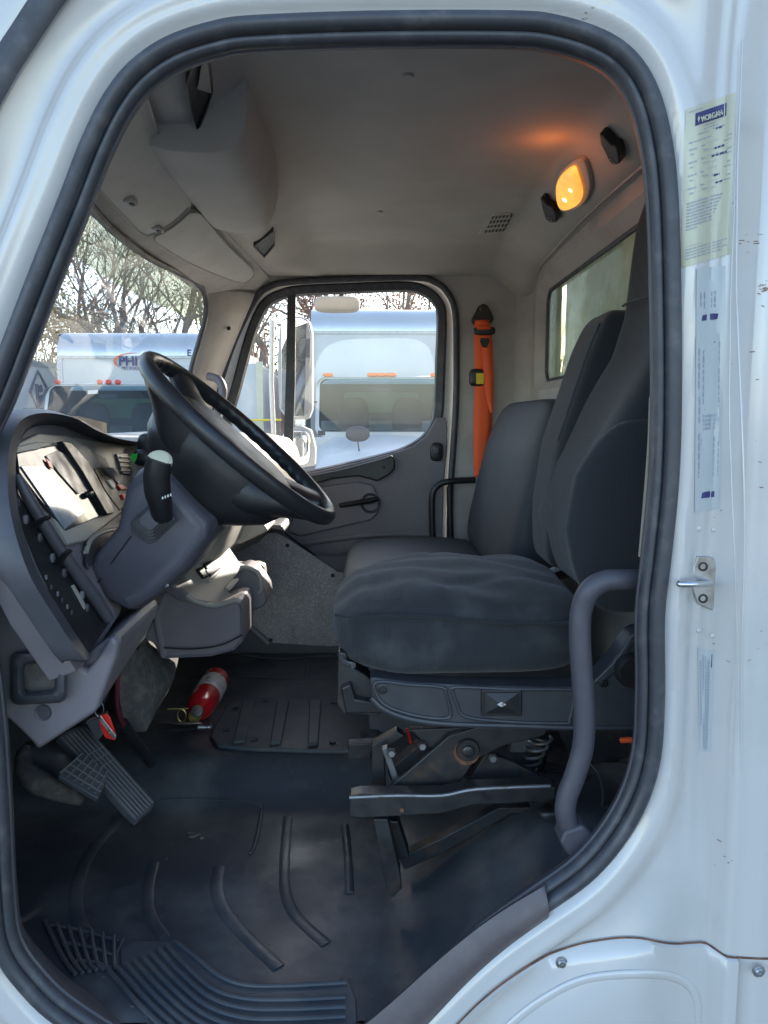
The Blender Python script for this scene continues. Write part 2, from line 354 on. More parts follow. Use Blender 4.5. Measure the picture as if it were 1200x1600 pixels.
# ---- sill scuff plate, lower right of the doorway
so_ = WL([(856, 1432), (790, 1480), (728, 1535), (648, 1618), (590, 1662), (520, 1696)], Y=-.006); si_ = WL([(852, 1385), (775, 1432), (700, 1490), (610, 1570), (560, 1610), (505, 1640)], Y=-.006)
so_, si_ = cr(so_, 8), cr(si_, 8)
rows = [[p+np.array([0, .02, 0]) for p in so_], so_, [.7*a+.3*b+np.array([0, -.012, 0]) for a, b in zip(so_, si_)], [.35*a+.65*b+np.array([0, -.013, 0]) for a, b in zip(so_, si_)], si_, [p+np.array([.004, .012, -.004]) for p in si_], [p+np.array([.03, .03, -.05]) for p in si_]]
part('sill_plate', M().grid(rows), 'sill_plastic', solid=.004, sharp=50)
# ---- step fairing panel under the doorway, lower right
seam = [(560, 1790), (640, 1680), (715, 1600), (768, 1550), (820, 1512), (880, 1483), (930, 1471), (1000, 1467), (1060, 1475), (1120, 1489), (1150, 1497)]
def onbody(p, lift):
    p = np.array(p, float)
    if p[1] != 0:                                   # follow the sight line onto the skin
        dr = (p-O)/np.linalg.norm(p-O)
        for _ in range(4):
            d = sdist(np.array([[p[0], p[2]]])); yy = float(bodyY(np.array([p[0]]), np.array([p[2]]), d)[0]); p = O+dr*((yy-O[1])/dr[1])
    d = sdist(np.array([[p[0], p[2]]])); return np.array([p[0], float(bodyY(np.array([p[0]]), np.array([p[2]]), d)[0])-lift, p[2]])
sw = cr([onbody(p, 0) for p in WL(seam, Y=-.03)], 6); P = [np.array([p[0], 0, p[2]]) for p in sw]
def fill_rows(top, zbot, lift, n=24): 
    return [[onbody(np.array([p[0], 0, p[2]+(zbot-p[2])*k/n]), lift) for p in top] for k in range(n+1)]
rr = fill_rows(P[:len(sw)], -1.42, .010); rr = [[onbody(np.array([p[0], 0, p[2]+.0035]), .001) for p in P[:len(sw)]]]+rr
fair = part('step_fairing', M().grid(rr), 'white_paint', sharp=60)
part('seam_gap', M().tube([onbody(np.array([p[0], 0, p[2]+.003]), .0035) for p in P[:len(sw)]], .0016, 6), 'rust', fair)
emb = [(765, 1630), (800, 1592), (845, 1557), (900, 1528), (960, 1517), (1030, 1517), (1068, 1530), (1085, 1556), (1088, 1600), (1085, 1680), (1070, 1760)]
pe = [onbody(p, .0095) for p in cr(WL(emb, Y=-.035), 6)]
part('embossed_rib', M().tube(pe, .0075, 10, flat=.45, up=(0, 1, 0)), 'white_paint', fair)
def screw(m, c, ax, r=.007):
    m.lathe(np.array(c)-np.array(ax)*.002, ax, [(r*1.5, 0), (r*1.5, .0025), (r, .003), (r, .006), (r*.8, .0075), (r*.45, .0075), (r*.4, .005)], 16)
for px, py in ((875, 1497), (1180, 1510)):
    m = M(); screw(m, onbody(W(px, py, Y=-.04), .011), (0, -1, 0), .0065); part('screw', m, 'zinc', fair)
# panel to the right of the fairing
part('seam_gap', M().tube([onbody(p, .0012) for p in cr(WL([(1150, 1495), (1190, 1497), (1240, 1497), (1330, 1499)], Y=-.04), 4)], .0016, 6), 'rust', body)
# ---- dark windscreen gasket and pale glass edge at the top left
gp = cr([onbody(W(a, b, Y=-.03), .004) for a, b in [(150, -90), (112, -45), (78, -2), (42, 52), (4, 112), (-38, 195), (-85, 330), (-120, 480)]], 6)
part('windshield_gasket', M().tube(gp, .021, 10, flat=.35, up=(0, 1, 0)), 'seal_rubber')
# ---- certification stickers on the rear pillar
def skin_patch(quad, lift, nu=8, nv=24):   # quad TL,TR,BR,BL in pixels
    rows = []
    for j in range(nv+1):
        row = []
        for i in range(nu+1):
            u, v_ = i/nu, j/nv; q = (np.array(quad[0])*(1-u)+np.array(quad[1])*u)*(1-v_)+(np.array(quad[3])*(1-u)+np.array(quad[2])*u)*v_
            row.append(onbody(W(q[0], q[1], Y=-.015), lift))
        rows.append(row)
    return M().grid(rows)
SQ = [(1071, 172), (1149, 145), (1141, 397), (1063, 419)]
stk = part('certification_sticker', skin_patch(SQ, .0012, 14), 'label_cream', label='cream certification sticker with MORGAN printed in a blue bar')
def SP(u, v_, lift, Q=SQ):
    q = (np.array(Q[0])*(1-u)+np.array(Q[1])*u)*(1-v_)+(np.array(Q[3])*(1-u)+np.array(Q[2])*u)*v_
    return onbody(W(q[0], q[1], Y=-.015), lift)
def bars(m, u0, u1, v0, h, lift, Q=SQ, broken=True, rnd=random):
    u = u0
    while u < u1-.004:
        l = rnd.uniform(.03, .10) if broken else u1-u0
        e = min(u+l, u1); n = 3
        lo = [SP(u+(e-u)*k/n, v0+h, lift, Q) for k in range(n+1)]; hi = [SP(u+(e-u)*k/n, v0, lift, Q) for k in range(n+1)]
        m.grid([hi, lo]); u = e+.018
m = M(); n = 8; m.grid([[SP(.20+.62*k/n, .045+.035*0, .0018) for k in range(n+1)], [SP(.20+.62*k/n, .125, .0018) for k in range(n+1)]]); part('title_bar', m, 'ink_blue', stk)
o1, o2, o3 = SP(.33, .113, .0026), SP(.8, .113, .0026), SP(.33, .05, .0026)
part('title_lettering', textmesh('MORGAN', .0102, o1, o2-o1, o3-o1, .0004, .0002), 'label_cream', stk)
m = M(); m.prism([SP(.235, .085, .0026), SP(.258, .068, .0026), SP(.28, .085, .0026), SP(.258, .11, .0026)], (0, -.0005, 0)); part('title_emblem', m, 'label_cream', stk)
rnd = random.Random(3); m = M()
bars(m, .06, .34, .022, .006, .0018, rnd=rnd)
for (u0, u1, v0, h) in [(.40, .62, .138, .007), (.38, .66, .158, .007), (.28, .48, .18, .007), (.56, .82, .175, .007)]: bars(m, u0, u1, v0, h, .0018, rnd=rnd)
for b in range(4):
    v0 = .245+b*.082
    bars(m, .09, .26, v0+.018, .008, .0018, rnd=rnd); bars(m, .35, .42, v0+.016, .008, .0018, rnd=rnd); bars(m, .86, .96, v0, .008, .0018, rnd=rnd)
    bars(m, .27, .86, v0+.010, .0018, .0018, broken=False); bars(m, .12, .20, v0+.05, .007, .0018, rnd=rnd); bars(m, .38, .5, v0+.045, .006, .0018, rnd=rnd); bars(m, .8, .96, v0+.028, .007, .0018, rnd=rnd)
    bars(m, .20, .86, v0+.055, .0018, .0018, broken=False)
bars(m, .08, .55, .218, .008, .0018, rnd=rnd)
for k in range(9): bars(m, .08, .80-.03*k if k < 8 else .3, .60+k*.0205, .010, .0018, rnd=rnd)
bars(m, .08, .42, .875, .003, .0018, rnd=rnd)
for k in range(4): bars(m, .08, .92-.1*(k % 2), .893+k*.019, .0075, .0018, rnd=rnd)
part('sticker_print', m, 'ink_grey', stk)
m = M(); bars(m, .60, .80, .30, .012, .0022, rnd=rnd); bars(m, .55, .85, .345, .012, .0022, rnd=rnd); bars(m, .62, .74, .18, .01, .0022, rnd=rnd); bars(m, .6, .72, .47, .012, .0022, rnd=rnd); bars(m, .64, .78, .52, .01, .0022, rnd=rnd); part('typed_figures', m, 'ink_blue', stk)
# clear decals below it
D1 = [(1088, 420), (1134, 415), (1127, 795), (1085, 800)]
s1 = part('clear_decal', skin_patch(D1, .0010, 6, 30), 'label_clear', label='tall clear decal with columns of fine print')
m = M()
def vbars(m, u, v0, v1, wd, Q, lift=.0016):
    v_ = v0
    while v_ < v1-.004:
        e = min(v_+rnd.uniform(.012, .035), v1); m.grid([[SP(u, v_, lift, Q), SP(u+wd, v_, lift, Q)], [SP(u, e, lift, Q), SP(u+wd, e, lift, Q)]]); v_ = e+.007
for k in range(5): vbars(m, .15+.12*k, .10, .165, .03, D1)
for (u, a, b) in [(.10, .33, .50), (.12, .53, .64), (.25, .34, .56), (.80, .31, .40), (.8, .42, .58), (.78, .62, .64), (.12, .68, .86), (.20, .70, .86), (.26, .74, .86), (.62, .70, .86), (.68, .70, .86), (.74, .74, .86), (.80, .72, .86)]: vbars(m, u, a, b, .045, D1)
for k in range(7):
    for j in range(4): vbars(m, .25+.08*k, .605+.017*j, .617+.017*j, .05, D1)
part('decal_print', m, 'ink_grey', s1)
for v0 in (.195, .925):
    m = M(); m.grid([[SP(.22+.55*k/6, v0-.004*math.sin(k/6*3.14), .0016, D1) for k in range(7)], [SP(.20+.55*k/6, v0+.022, .0016, D1) for k in range(7)]]); part('decal_emblem', m, 'ink_blue', s1)
D3 = [(1090, 1012), (1122, 1020), (1118, 1182), (1092, 1172)]
s2 = part('clear_decal', skin_patch(D3, .0010, 6, 16), 'label_clear', label='short clear decal with three columns of fine print')
m = M()
for u, a, b in [(.08, .12, .75), (.22, .06, .95), (.34, .06, .97), (.46, .08, .98), (.56, .10, .98)]: vbars(m, u, a, b, .07, D3)
part('decal_print', m, 'ink_grey', s2); m = M(); m.grid([[SP(.78, .04, .0016, D3), SP(.88, .04, .0016, D3)], [SP(.78, .17, .0016, D3), SP(.88, .17, .0016, D3)]]); part('decal_emblem', m, 'ink_blue', s2)
for xa, xb, r_, nm_ in ((1153, 1147, .0020, 'pillar_bead'), (1163, 1158, .0032, 'pillar_fold')): part(nm_, M().tube([onbody(W(xa+(xb-xa)*k/30, 60+1150*k/30, Y=-.02), -.0004) for k in range(31)], r_*.6, 8), 'white_paint', body)
# ---- door striker
pts = [(1088, 868), (1110, 870), (1117, 880), (1118, 905), (1116, 930), (1112, 953), (1100, 948), (1088, 942), (1082, 925), (1078, 905), (1082, 885)]
sy = onbody(W(1100, 905, Y=-.01), .002); m = M(); m.prism(WL(pts, Y=sy[1]), (0, -.005, 0)); stf = part('door_striker', m, 'zinc', bevel=.0015)
loop = [W(1084, 909, Y=sy[1]), W(1082, 909, Y=sy[1]-.03), W(1064, 911, Y=sy[1]-.045), W(1064, 913, Y=sy[1]-.05), W(1085, 913, Y=sy[1]-.055), W(1108, 912, Y=sy[1]-.03), W(1111, 912, Y=sy[1])]
part('striker_loop', M().tube(cr(loop, 5), .0048, 10), 'chrome', stf)
for px, py in ((1098, 885), (1098, 935)):
    m = M(); m.lathe(W(px, py, Y=sy[1]-.004), (0, -1, 0), [(.0075, 0), (.0075, .002), (.0045, .0022), (.004, .0005)], 16); part('striker_screw', m, 'steel_dark', stf)
for px, py in ((1092, 985), (1118, 996), (1092, 826), (1116, 828)):
    m = M(); c = onbody(W(px, py, Y=-.01), .0); m.lathe(c, (0, -1, 0), [(.0042, 0), (.0042, .0012), (.003, .0022), (.0005, .0024)], 12); part('paint_plug', m, 'white_paint', body)
# scuffs on the outer panel
m = M(); rnd = random.Random(11)
for (cx, cy, n, sp) in [(1192, 448, 26, 14), (1178, 372, 8, 14), (1150, 330, 6, 30), (1118, 820, 4, 40), (1170, 1010, 8, 60), (1163, 610, 10, 120), (1128, 1340, 5, 20), (915, 30, 6, 14)]:
    for k in range(n):
        x = cx+rnd.gauss(0, sp*.4); y = cy+rnd.gauss(0, sp*.6); l = rnd.uniform(1.5, 6); h = rnd.uniform(.6, 1.6); a = rnd.uniform(-.3, .5)
        q = [(x, y), (x+l, y+a*l), (x+l*.9, y+a*l+h), (x+.1, y+h)]
        m.f.append(tuple(len(m.v)+i for i in range(4))); m.v += [tuple(onbody(W(a_, b_, Y=-.03), .0007)) for a_, b_ in q]
part('paint_scuffs', m, 'scuff', body, kind='stuff')

# ================================================================= cabin lining
# headliner
def ceilh(x, y):
    h = .645-.012*((y-1)/1)**2
    h -= .075*sst(y, 1.72, 1.95)
    h -= .085*sst(x, .462, .60)**.8 if x > .462 else 0
    h -= .09*sst(-x, .19, .38)
    return max(h, .555) if x < .2 else h
rows = [[(x, y, ceilh(x, y)) for x in np.linspace(-.46, .625, 60)] for y in np.linspace(.014, 1.965, 60)]
liner = part('headliner', M().grid(rows), 'headliner', sharp=70)
def onceil(px, py, lift=.002):
    h = .6
    for _ in range(12):
        p = W(px, py, H=h); h = ceilh(p[0], p[1])-lift
    return W(px, py, H=h)
for px, py, r in ((637, 117, .011), (594, 330, .008)):
    m = M(); m.lathe(onceil(px, py, 0), (0, 0, -1), [(r, 0), (r, .003), (r*.8, .005), (r*.3, .005)], 18); part('liner_button', m, 'beige_plastic', liner)
m = M(); q = [onceil(a, b, .004) for a, b in [(748, 366), (762, 342), (772, 335), (797, 334), (800, 340), (783, 364), (776, 370)]]; m.prism(q, (0, 0, .006)); vent = part('liner_vent', m, 'headliner', liner, bevel=.002)
m = M()
for i in range(6):
    for j in range(4):
        px = 757+i*5.6+j*3.6; py = 364-j*7.2-i*.5
        q = [onceil(a, b, .006) for a, b in [(px, py), (px+2.6, py-.2), (px+4.5, py-4), (px+1.9, py-3.8)]]; m.prism(q, (0, 0, .001))
part('vent_holes', m, 'far_dark', vent)
# front header between windscreen and headliner
SY = [-.02, .1, .5, .85, 1.3, 1.75, 1.97]; SX = [-.36, -.37, -.43, -.455, -.455, -.435, -.42]; SH = [.56, .56, .55, .54, .54, .54, .53]
TY = [-.02, .1, .33, .8, 1.2, 1.62, 1.97]; TX = [-.545, -.55, -.575, -.61, -.62, -.607, -.57]; TH = [.45]*7
def hdr(y, t, off=0):
    a = np.array([interp(y, SY, SX), y, interp(y, SY, SH)]); b = np.array([interp(y, TY, TX), y, interp(y, TY, TH)])
    return a*(1-t)+b*t+np.array([.35*off, 0, -off])-np.array([0, 0, .012*math.sin(math.pi*t)])
part('front_header', M().grid([[hdr(y, t) for t in np.linspace(-.1, 1.03, 14)] for y in np.linspace(.03, 1.965, 50)]), 'wall_trim')
def visor(ys, tf, name, lbl):
    m = M(); top = []; bot = []
    for y in np.linspace(ys[0], ys[1], 26):
        u = (y-ys[0])/(ys[1]-ys[0]); e = .04*(1-min(1, (1-u)/.08))**2+.10*(1-min(1, u/.08))**2
        t1 = tf(u); tt = np.linspace(.0+e, t1-e, 12)
        top.append([hdr(y, t, .001) for t in tt]); bot.append([hdr(y, t, .011+.004*math.sin(math.pi*min(1, max(0, t/t1)))) for t in tt])
    n = len(top); 
    rows_ = []
    secs = [top[i]+bot[i][::-1] for i in range(n)]
    m.loft(secs); v = part(name, m, 'visor_vinyl', label=lbl, sharp=50)
    loop = [b[0] for b in bot]+bot[-1][1:-1]+[b[-1] for b in bot[::-1]]+bot[0][::-1][1:-1]
    part('visor_piping', M().tube(loop, .0028, 8, closed=True), 'beige_plastic', v); return v
v1 = visor((.13, .835), lambda u: .80-.02*u, 'sun_visor', 'near large overhead flap'); v2 = visor((.865, 1.74), lambda u: .74-.42*u**1.3, 'sun_visor', 'far smaller overhead flap')
for (px, py) in ((205, 315), (245, 357)):
    h = .47
    best = min(((np.linalg.norm(np.cross(hdr(y, t, .016)-O, ray(px, py)))/np.linalg.norm(ray(px, py)), y, t) for y in np.linspace(.1, 1.8, 120) for t in np.linspace(.1, 1, 40)), key=lambda q: q[0]); p = hdr(best[1], best[2], .016); m = M(); m.pill(p, (.012, .022, .006)); c = part('visor_catch', m, 'beige_plastic', v1 if px < 230 else v2); m = M(); m.pill(p+[.004, -.004, -.006], (.005, .010, .003)); part('catch_slot', m, 'far_dark', c)
# hanging radio box between the flaps and the headliner
CS = [(-.475, .61), (-.462, .545), (-.44, .524), (-.40, .514), (-.35, .510), (-.30, .511), (-.275, .517), (-.258, .530), (-.246, .552), (-.238, .585), (-.232, .66)]
def csec(y, dy=0, w=1.0, up=0):
    out = []
    for x, h in CS+[(-.36, .68), (-.47, .68)]:
        f = (h-.51)/.17; out.append(np.array([-.47+(x+.47)*w, y+dy*f, h+up*(1-f)]))
    return out
secs = [csec(.405, -.06)]+[csec(y, -.06*(1-(y-.405)/.2) if y < .6 else 0) for y in (.42, .45, .5, .6)]+[csec(y, 0, 1-.10*sst(y, .75, 1.05)) for y in np.linspace(.7, 1.0, 7)]+[csec(1.06, .02, .84, .004), csec(1.10, .05, .74, .012), csec(1.125, .10, .60, .03)]
part('overhead_console', M().loft(secs), 'headliner', bevel=.010, seg=3, sharp=50)
# cubby openings at both ends
def cubby(quad):
    q = [onceil(a, b, .009) for a, b in cr([(a, b, 0) for a, b in quad], 3, True) for a, b in [(a, b)]] if 0 else [onceil(a, b, .016) for a, b in quad]
    c = sum(q)/len(q); inner = [c+(p-c)*.88 for p in q]; m = M(); m.ring([p+np.array([0, 0, .03]) for p in q], q); m.ring(q, inner); m.ring(inner, [p+np.array([0, 0, .006]) for p in inner])
    fr = part('cubby', m, 'black_plastic'); m = M(); m.v = [tuple(p+np.array([0, 0, .005])) for p in inner]; m.f = [tuple(range(len(inner)))]; part('cubby_back', m, 'far_dark', fr)
    return fr, inner
c1, inn = cubby([(319, 74), (327, 100), (333, 146), (322, 178), (309, 208), (298, 170), (291, 132), (300, 104)])
m = M(); m.prism([inn[0]+np.array([0, 0, -.001]), inn[1]+np.array([0, 0, -.001]), inn[2]+np.array([0, 0, -.001]), inn[2]*.4+inn[6]*.6+np.array([0, 0, -.001])], (0, 0, .002)); part('cubby_flap', m, 'beige_plastic', c1)
cubby([(427, 362), (430, 384), (413, 404), (396, 386)])

# ---- rear lining with the back window
RX = .615
def rect_pts(x0, x1, z0, z1, r, n=8, f=lambda a, b: (a, b)):
    out = []
    for cx, cz, a0 in ((x1-r, z1-r, 0), (x0+r, z1-r, 90), (x0+r, z0+r, 180), (x1-r, z0+r, 270)):
        for k in range(n+1): a = R(a0+90*k/n); out.append((cx+r*math.cos(a), cz+r*math.sin(a)))
    return out
def outer_match(inner, x0, x1, z0, z1):
    c = np.mean(np.array(inner), 0); out = []
    for p in inner:
        d = np.array(p)-c; s = min([((x1 if d[0] > 0 else x0)-c[0])/d[0] if abs(d[0]) > 1e-9 else 9e9, ((z1 if d[1] > 0 else z0)-c[1])/d[1] if abs(d[1]) > 1e-9 else 9e9]); out.append(tuple(c+d*s))
    return out
BW = rect_pts(.20, 1.795, .150, .468, .05)
bo = outer_match(BW, .0, 1.97, -.75, .62)
wp = rect_pts(.155, 1.84, .105, .515, .07); 
m = M(); m.ring([(RX, a, b) for a, b in outer_match(wp, .0, 1.97, -.75, .62)], [(RX, a, b) for a, b in wp]); m.ring([(RX, a, b) for a, b in wp], [(RX+.035, a, b) for a, b in rect_pts(.19, 1.805, .140, .478, .055)])
m.ring([(RX+.035, a, b) for a, b in rect_pts(.19, 1.805, .140, .478, .055)], [(RX+.05, a, b) for a, b in rect_pts(.18, 1.815, .13, .488, .055)])
bwall = part('rear_lining', m, 'wall_trim', sharp=50)
q = [(RX+.04, a, b) for a, b in rect_pts(.193, 1.802, .143, .475, .053)]
part('rear_window_gasket', M().tube(q, .008, 8, closed=True), 'seal_rubber', bwall)
m = M(); m.v = [(RX+.042, a, b) for a, b in rect_pts(.19, 1.805, .14, .478, .053)]; m.f = [tuple(range(len(m.v)))]; part('rear_window', m, 'glass_green', bwall)
# raised lip where the headliner meets the rear lining
part('lining_seam', M().tube([(.600+.01*math.cos(y*3), y, .560-.012*((y-1))**2-.06*sst(y, 1.72, 1.95)) for y in np.linspace(.0, 1.90, 40)], .004, 6), 'wall_trim', bwall)
# coved corner between rear lining and far side lining
m = M(); m.grid([[(RX+.004-.10*(1-math.cos(a)), 1.965-.10*(1-math.sin(a)), h) for a in np.linspace(0, math.pi/2, 10)] for h in (.60, .2, -.3, -.75)]); part('corner_cove', m, 'wall_trim', bwall, sharp=80)

# ---- dome lamp and coat hooks on the rear header
def onhdr(px, py, lift=0): return onceil(px, py, lift)
q = [onhdr(a, b, .004) for a, b in cr([(872, 282), (884, 258), (906, 244), (918, 250), (926, 278), (924, 300), (912, 318), (889, 327), (876, 320)], 3, True)]
nn = np.cross(q[5]-q[0], q[14]-q[0]); nn /= np.linalg.norm(nn); nn = nn if nn[2] < 0 else -nn
m = M(); m.prism([p-nn*.005 for p in q], nn*.016); dome = part('dome_lamp', m, 'wall_trim', bevel=.004)
li = [onhdr(a, b, .004) for a, b in cr([(876, 282), (886, 263), (904, 250), (911, 262), (918, 292), (910, 311), (889, 321), (878, 311)], 3, True)]; c = sum(li)/len(li)
m = M(); n = len(li); secs = [[c+(p-c)*s+nn*(.0165+h) for p in li] for s, h in ((1, 0), (.96, .004), (.8, .008), (.4, .010), (.02, .0105))]; m.loft(secs); part('lamp_lens', m, 'lamp_lens', dome)
for px, py, s in ((893, 299, .010), (903, 283, .008)):
    m = M(); m.lathe(onhdr(px, py, 0)+nn*.022, nn, [(s, 0), (s*.9, .006), (s*.5, .009), (.001, .010)], 16); part('bulb', m, 'bulb_glow', dome)
pl = bpy.data.lights.new('dome_light', 'POINT'); pl.energy = .06; pl.color = (1, .24, .04); pl.shadow_soft_size = .02
plo = bpy.data.objects.new('dome_light', pl); scene.collection.objects.link(plo); plo.parent = truck; lp = onceil(860, 262, .065); plo.location = tuple(lp-np.array(ORG['truck']))
for pts, foot in (([(946, 196), (951, 198), (958, 205), (966, 214), (974, 217), (978, 230), (978, 244), (968, 247), (961, 240), (956, 228), (948, 212)], ((966, 235), (971, 241))), ([(851, 300), (856, 302), (862, 311), (872, 316), (877, 328), (877, 339), (868, 340), (860, 334), (855, 320)], ((866, 330), (870, 335)))):
    q = [onhdr(a, b, .002) for a, b in pts]; m = M(); m.prism(q, nn*.022); hk = part('coat_hook', m, 'black_plastic', bevel=.005, seg=3)
    for a, b in foot:
        m = M(); m.lathe(onhdr(a, b, 0)+nn*.022, nn, [(.003, 0), (.003, .003)], 10); part('hook_screw', m, 'zinc', hk)

# ---- far side lining, passenger door
FY = 1.955
DO = [(350, 580), (372, 520), (400, 466), (420, 449), (450, 441), (550, 436), (650, 434), (680, 441), (698, 456), (711, 487), (713, 560), (712, 633), (708, 700), (704, 760), (702, 850), (700, 1040), (350, 1045), (320, 950), (310, 800), (322, 680)]
DOW = cr(WL(DO, Y=FY), 4, True)
i2 = [(p[0], p[2]) for p in DOW]; oo = [(max(p[0], -.575-.5*max(0, .45-p[1])) if p[1] > -.12 else p[0], p[1]) for p in outer_match(i2, -.95, .64, -1.06, .66)]
m = M(); m.ring([(a, FY, b) for a, b in oo], [(a, FY, b) for a, b in i2]); m.ring([(a, FY, b) for a, b in i2], [(a, FY+.05, b) for a, b in i2]); m.box(-1.15, -.62, FY+.10, FY+.12, -1.08, -.10); m.box(-.96, .72, FY+.10, FY+.12, -1.08, -.5); side = part('side_lining', m, 'wall_trim')
part('passenger_door_seal', M().tube([p+np.array([0, -.004, 0]) for p in DOW], .013, 10, closed=True), 'seal_rubber')
m = M(); i3 = [(a-.0, b) for a, b in i2]; cc = np.mean(np.array(i3), 0)
# door: painted frame, black window frame, panel
pdr_m = M(); 
outline2 = [tuple(cc+(np.array(p)-cc)*1.02) for p in i3]
HO = [(362, 702), (362, 660), (378, 600), (397, 530), (412, 492), (424, 476), (442, 467), (470, 461), (560, 457), (633, 455), (660, 461), (677, 475), (683, 495), (681, 560), (678, 640), (672, 662), (660, 680), (640, 694), (615, 704), (560, 718), (500, 732), (440, 742), (390, 750), (370, 745)]
HW = [(p[0], p[2]) for p in cr(WL(HO, Y=FY+.035), 4, True)]
ho = outer_match(HW, -.62, .42, -1.0, .62)
# clip the outer to the door opening scale
m = M(); m.ring([(min(a, .325), FY+.06, b) for a, b in ho], [(a, FY+.06, b) for a, b in HW]); pdoor = part('passenger_door', m, 'white_plain')
m = M(); fo = [tuple(np.mean(np.array(HW), 0)+(np.array(p)-np.mean(np.array(HW), 0))*1.0) for p in HW]
nrm2 = []
N = len(HW)
for i in range(N):
    t = np.array(HW[(i+1) % N])-np.array(HW[i-1]); t /= np.linalg.norm(t); nn2 = np.array([-t[1], t[0]]); c2 = np.mean(np.array(HW), 0)
    if np.dot(nn2, np.array(HW[i])-c2) < 0: nn2 = -nn2
    nrm2.append(nn2)
def off(d): return [tuple(np.array(p)+q*d) for p, q in zip(HW, nrm2)]
m.ring([(a, FY+.052, b) for a, b in off(.042)], [(a, FY+.03, b) for a, b in off(.038)]); m.ring([(a, FY+.03, b) for a, b in off(.038)], [(a, FY+.022, b) for a, b in off(.03)]); m.ring([(a, FY+.022, b) for a, b in off(.03)], [(a, FY+.030, b) for a, b in off(.004)]); m.ring([(a, FY+.030, b) for a, b in off(.004)], [(a, FY+.050, b) for a, b in off(-.002)])
part('window_frame', m, 'seal_rubber', pdoor, sharp=35)
m = M(); m.v = [(a, FY+.046, b) for a, b in HW]; m.f = [tuple(range(N))]; part('window_glass', m, 'glass_dusty', pdoor)
m = M(); m.prism(WL([(449, 458), (462, 458), (461, 600), (456, 738), (441, 741), (446, 600)], Y=FY+.030), (0, .02, 0)); part('window_divider', m, 'seal_rubber', pdoor, bevel=.004)
# grey moulded inner panel
PN = [(330, 700), (352, 730), (380, 752), (440, 746), (500, 736), (560, 722), (615, 708), (645, 697), (665, 682), (676, 664), (682, 652), (697, 652), (699, 670), (699, 700), (693, 760), (691, 850), (690, 1040), (320, 1040), (300, 900), (310, 760)]
m = M(); m.prism(WL(PN, Y=FY+.012), (0, .03, 0)); panel = part('door_panel', m, 'grey_plastic', pdoor, bevel=.006, seg=3)
m = M(); m.prism(WL([(380, 762), (440, 752), (530, 735), (600, 716), (612, 711), (617, 718), (617, 733), (608, 742), (590, 752), (560, 744), (520, 748), (480, 760), (440, 772), (400, 785)], Y=FY-.02), (0, .035, 0)); part('pull_rail', m, 'black_plastic', panel, bevel=.006, seg=3)
m = M(); screw(m, W(600, 730, Y=FY-.02), (0, -1, 0), .0045); part('rail_screw', m, 'black_plastic', panel)
m = M(); m.prism(WL([(484, 772), (500, 760), (560, 752), (583, 757), (590, 772), (592, 800), (580, 812), (520, 826), (470, 838), (450, 830), (460, 800)], Y=FY+.014), (0, -.018, 0)); part('pocket_moulding', m, 'grey_plastic', panel, bevel=.008, seg=3)
m = M(); m.lathe(W(579, 786, Y=FY+.0), (0, -1, 0), [(.04, 0), (.042, .006), (.038, .012), (.032, .008), (.03, .002)], 24); part('handle_cup', m, 'dark_plastic', panel)
part('door_handle', M().tube(WY([(590, 779, FY-.012), (580, 782, FY-.02), (555, 786, FY-.026), (530, 790, FY-.026)]), [.012, .016, .014, .011], 10, flat=.8), 'black_plastic', panel)
m = M(); m.pill(W(682, 706, Y=FY+.0), (.026, .012, .038), 3); lk = part('lock_bezel', m, 'black_plastic', panel); m = M(); m.pill(W(682, 704, Y=FY-.01), (.012, .010, .020), 3); part('lock_knob', m, 'dark_plastic', lk)
m = M(); m.tube(cr(WY([(445, 832, FY-.0), (480, 858, FY-.0), (527, 893, FY-.0)]), 4), .004, 6); part('panel_crease', m, 'black_plastic', panel)
part('panel_swage', M().tube(cr(WY([(470, 850, FY+.008), (560, 838, FY+.008), (640, 835, FY+.008), (690, 838, FY+.008)]), 6), .012, 8, flat=.5, up=(0, 1, 0)), 'grey_plastic', panel)

# ---- seat belt on the far side
BY = FY-.035
m = M(); m.prism(WL([(744, 486), (748, 478), (755, 474), (762, 477), (768, 488), (772, 498), (768, 505), (740, 507), (737, 498)], Y=BY), (0, .03, 0)); belt = part('seat_belt', m, 'black_plastic', bevel=.006, seg=3)
m = M(); screw(m, W(753, 482, Y=BY), (0, -1, 0), .008); part('anchor_bolt', m, 'steel_dark', belt)
wb = cr(WY([(753, 500, BY-.012), (755, 530, BY-.012), (756, 580, BY-.004), (755, 640, BY-.0), (752, 700, BY), (749, 745, BY-.03)]), 5)
hw = np.interp(np.linspace(0, 1, len(wb)), [0, .12, .4, .7, 1], [.026, .034, .036, .036, .02])
m = M(); m.grid([[p+np.array([-h, .003, 0]) for p, h in zip(wb, hw)], [p+np.array([-h*.3, -.002, 0]) for p, h in zip(wb, hw)], [p+np.array([h*.4, -.001, 0]) for p, h in zip(wb, hw)], [p+np.array([h, .003, 0]) for p, h in zip(wb, hw)]]); part('webbing', m, 'orange_web', belt, solid=.002)
wb2 = cr(WY([(760, 530, BY-.016), (763, 580, BY-.018), (765, 620, BY-.02), (768, 645, BY-.03)]), 5); hw2 = np.interp(np.linspace(0, 1, len(wb2)), [0, .5, 1], [.022, .018, .004])
m = M(); m.grid([[p+np.array([-h, 0, 0]) for p, h in zip(wb2, hw2)], [p+np.array([h, -.003, 0]) for p, h in zip(wb2, hw2)]]); part('folded_webbing', m, 'orange_web', belt, solid=.002)
m = M(); m.pill(W(757, 517, Y=BY-.02), (.042, .010, .016), 4); part('guide_loop', m, 'black_plastic', belt)
m = M(); m.pill(W(756, 512, Y=BY-.026), (.028, .010, .008), 4); part('looped_webbing', m, 'orange_web', belt)
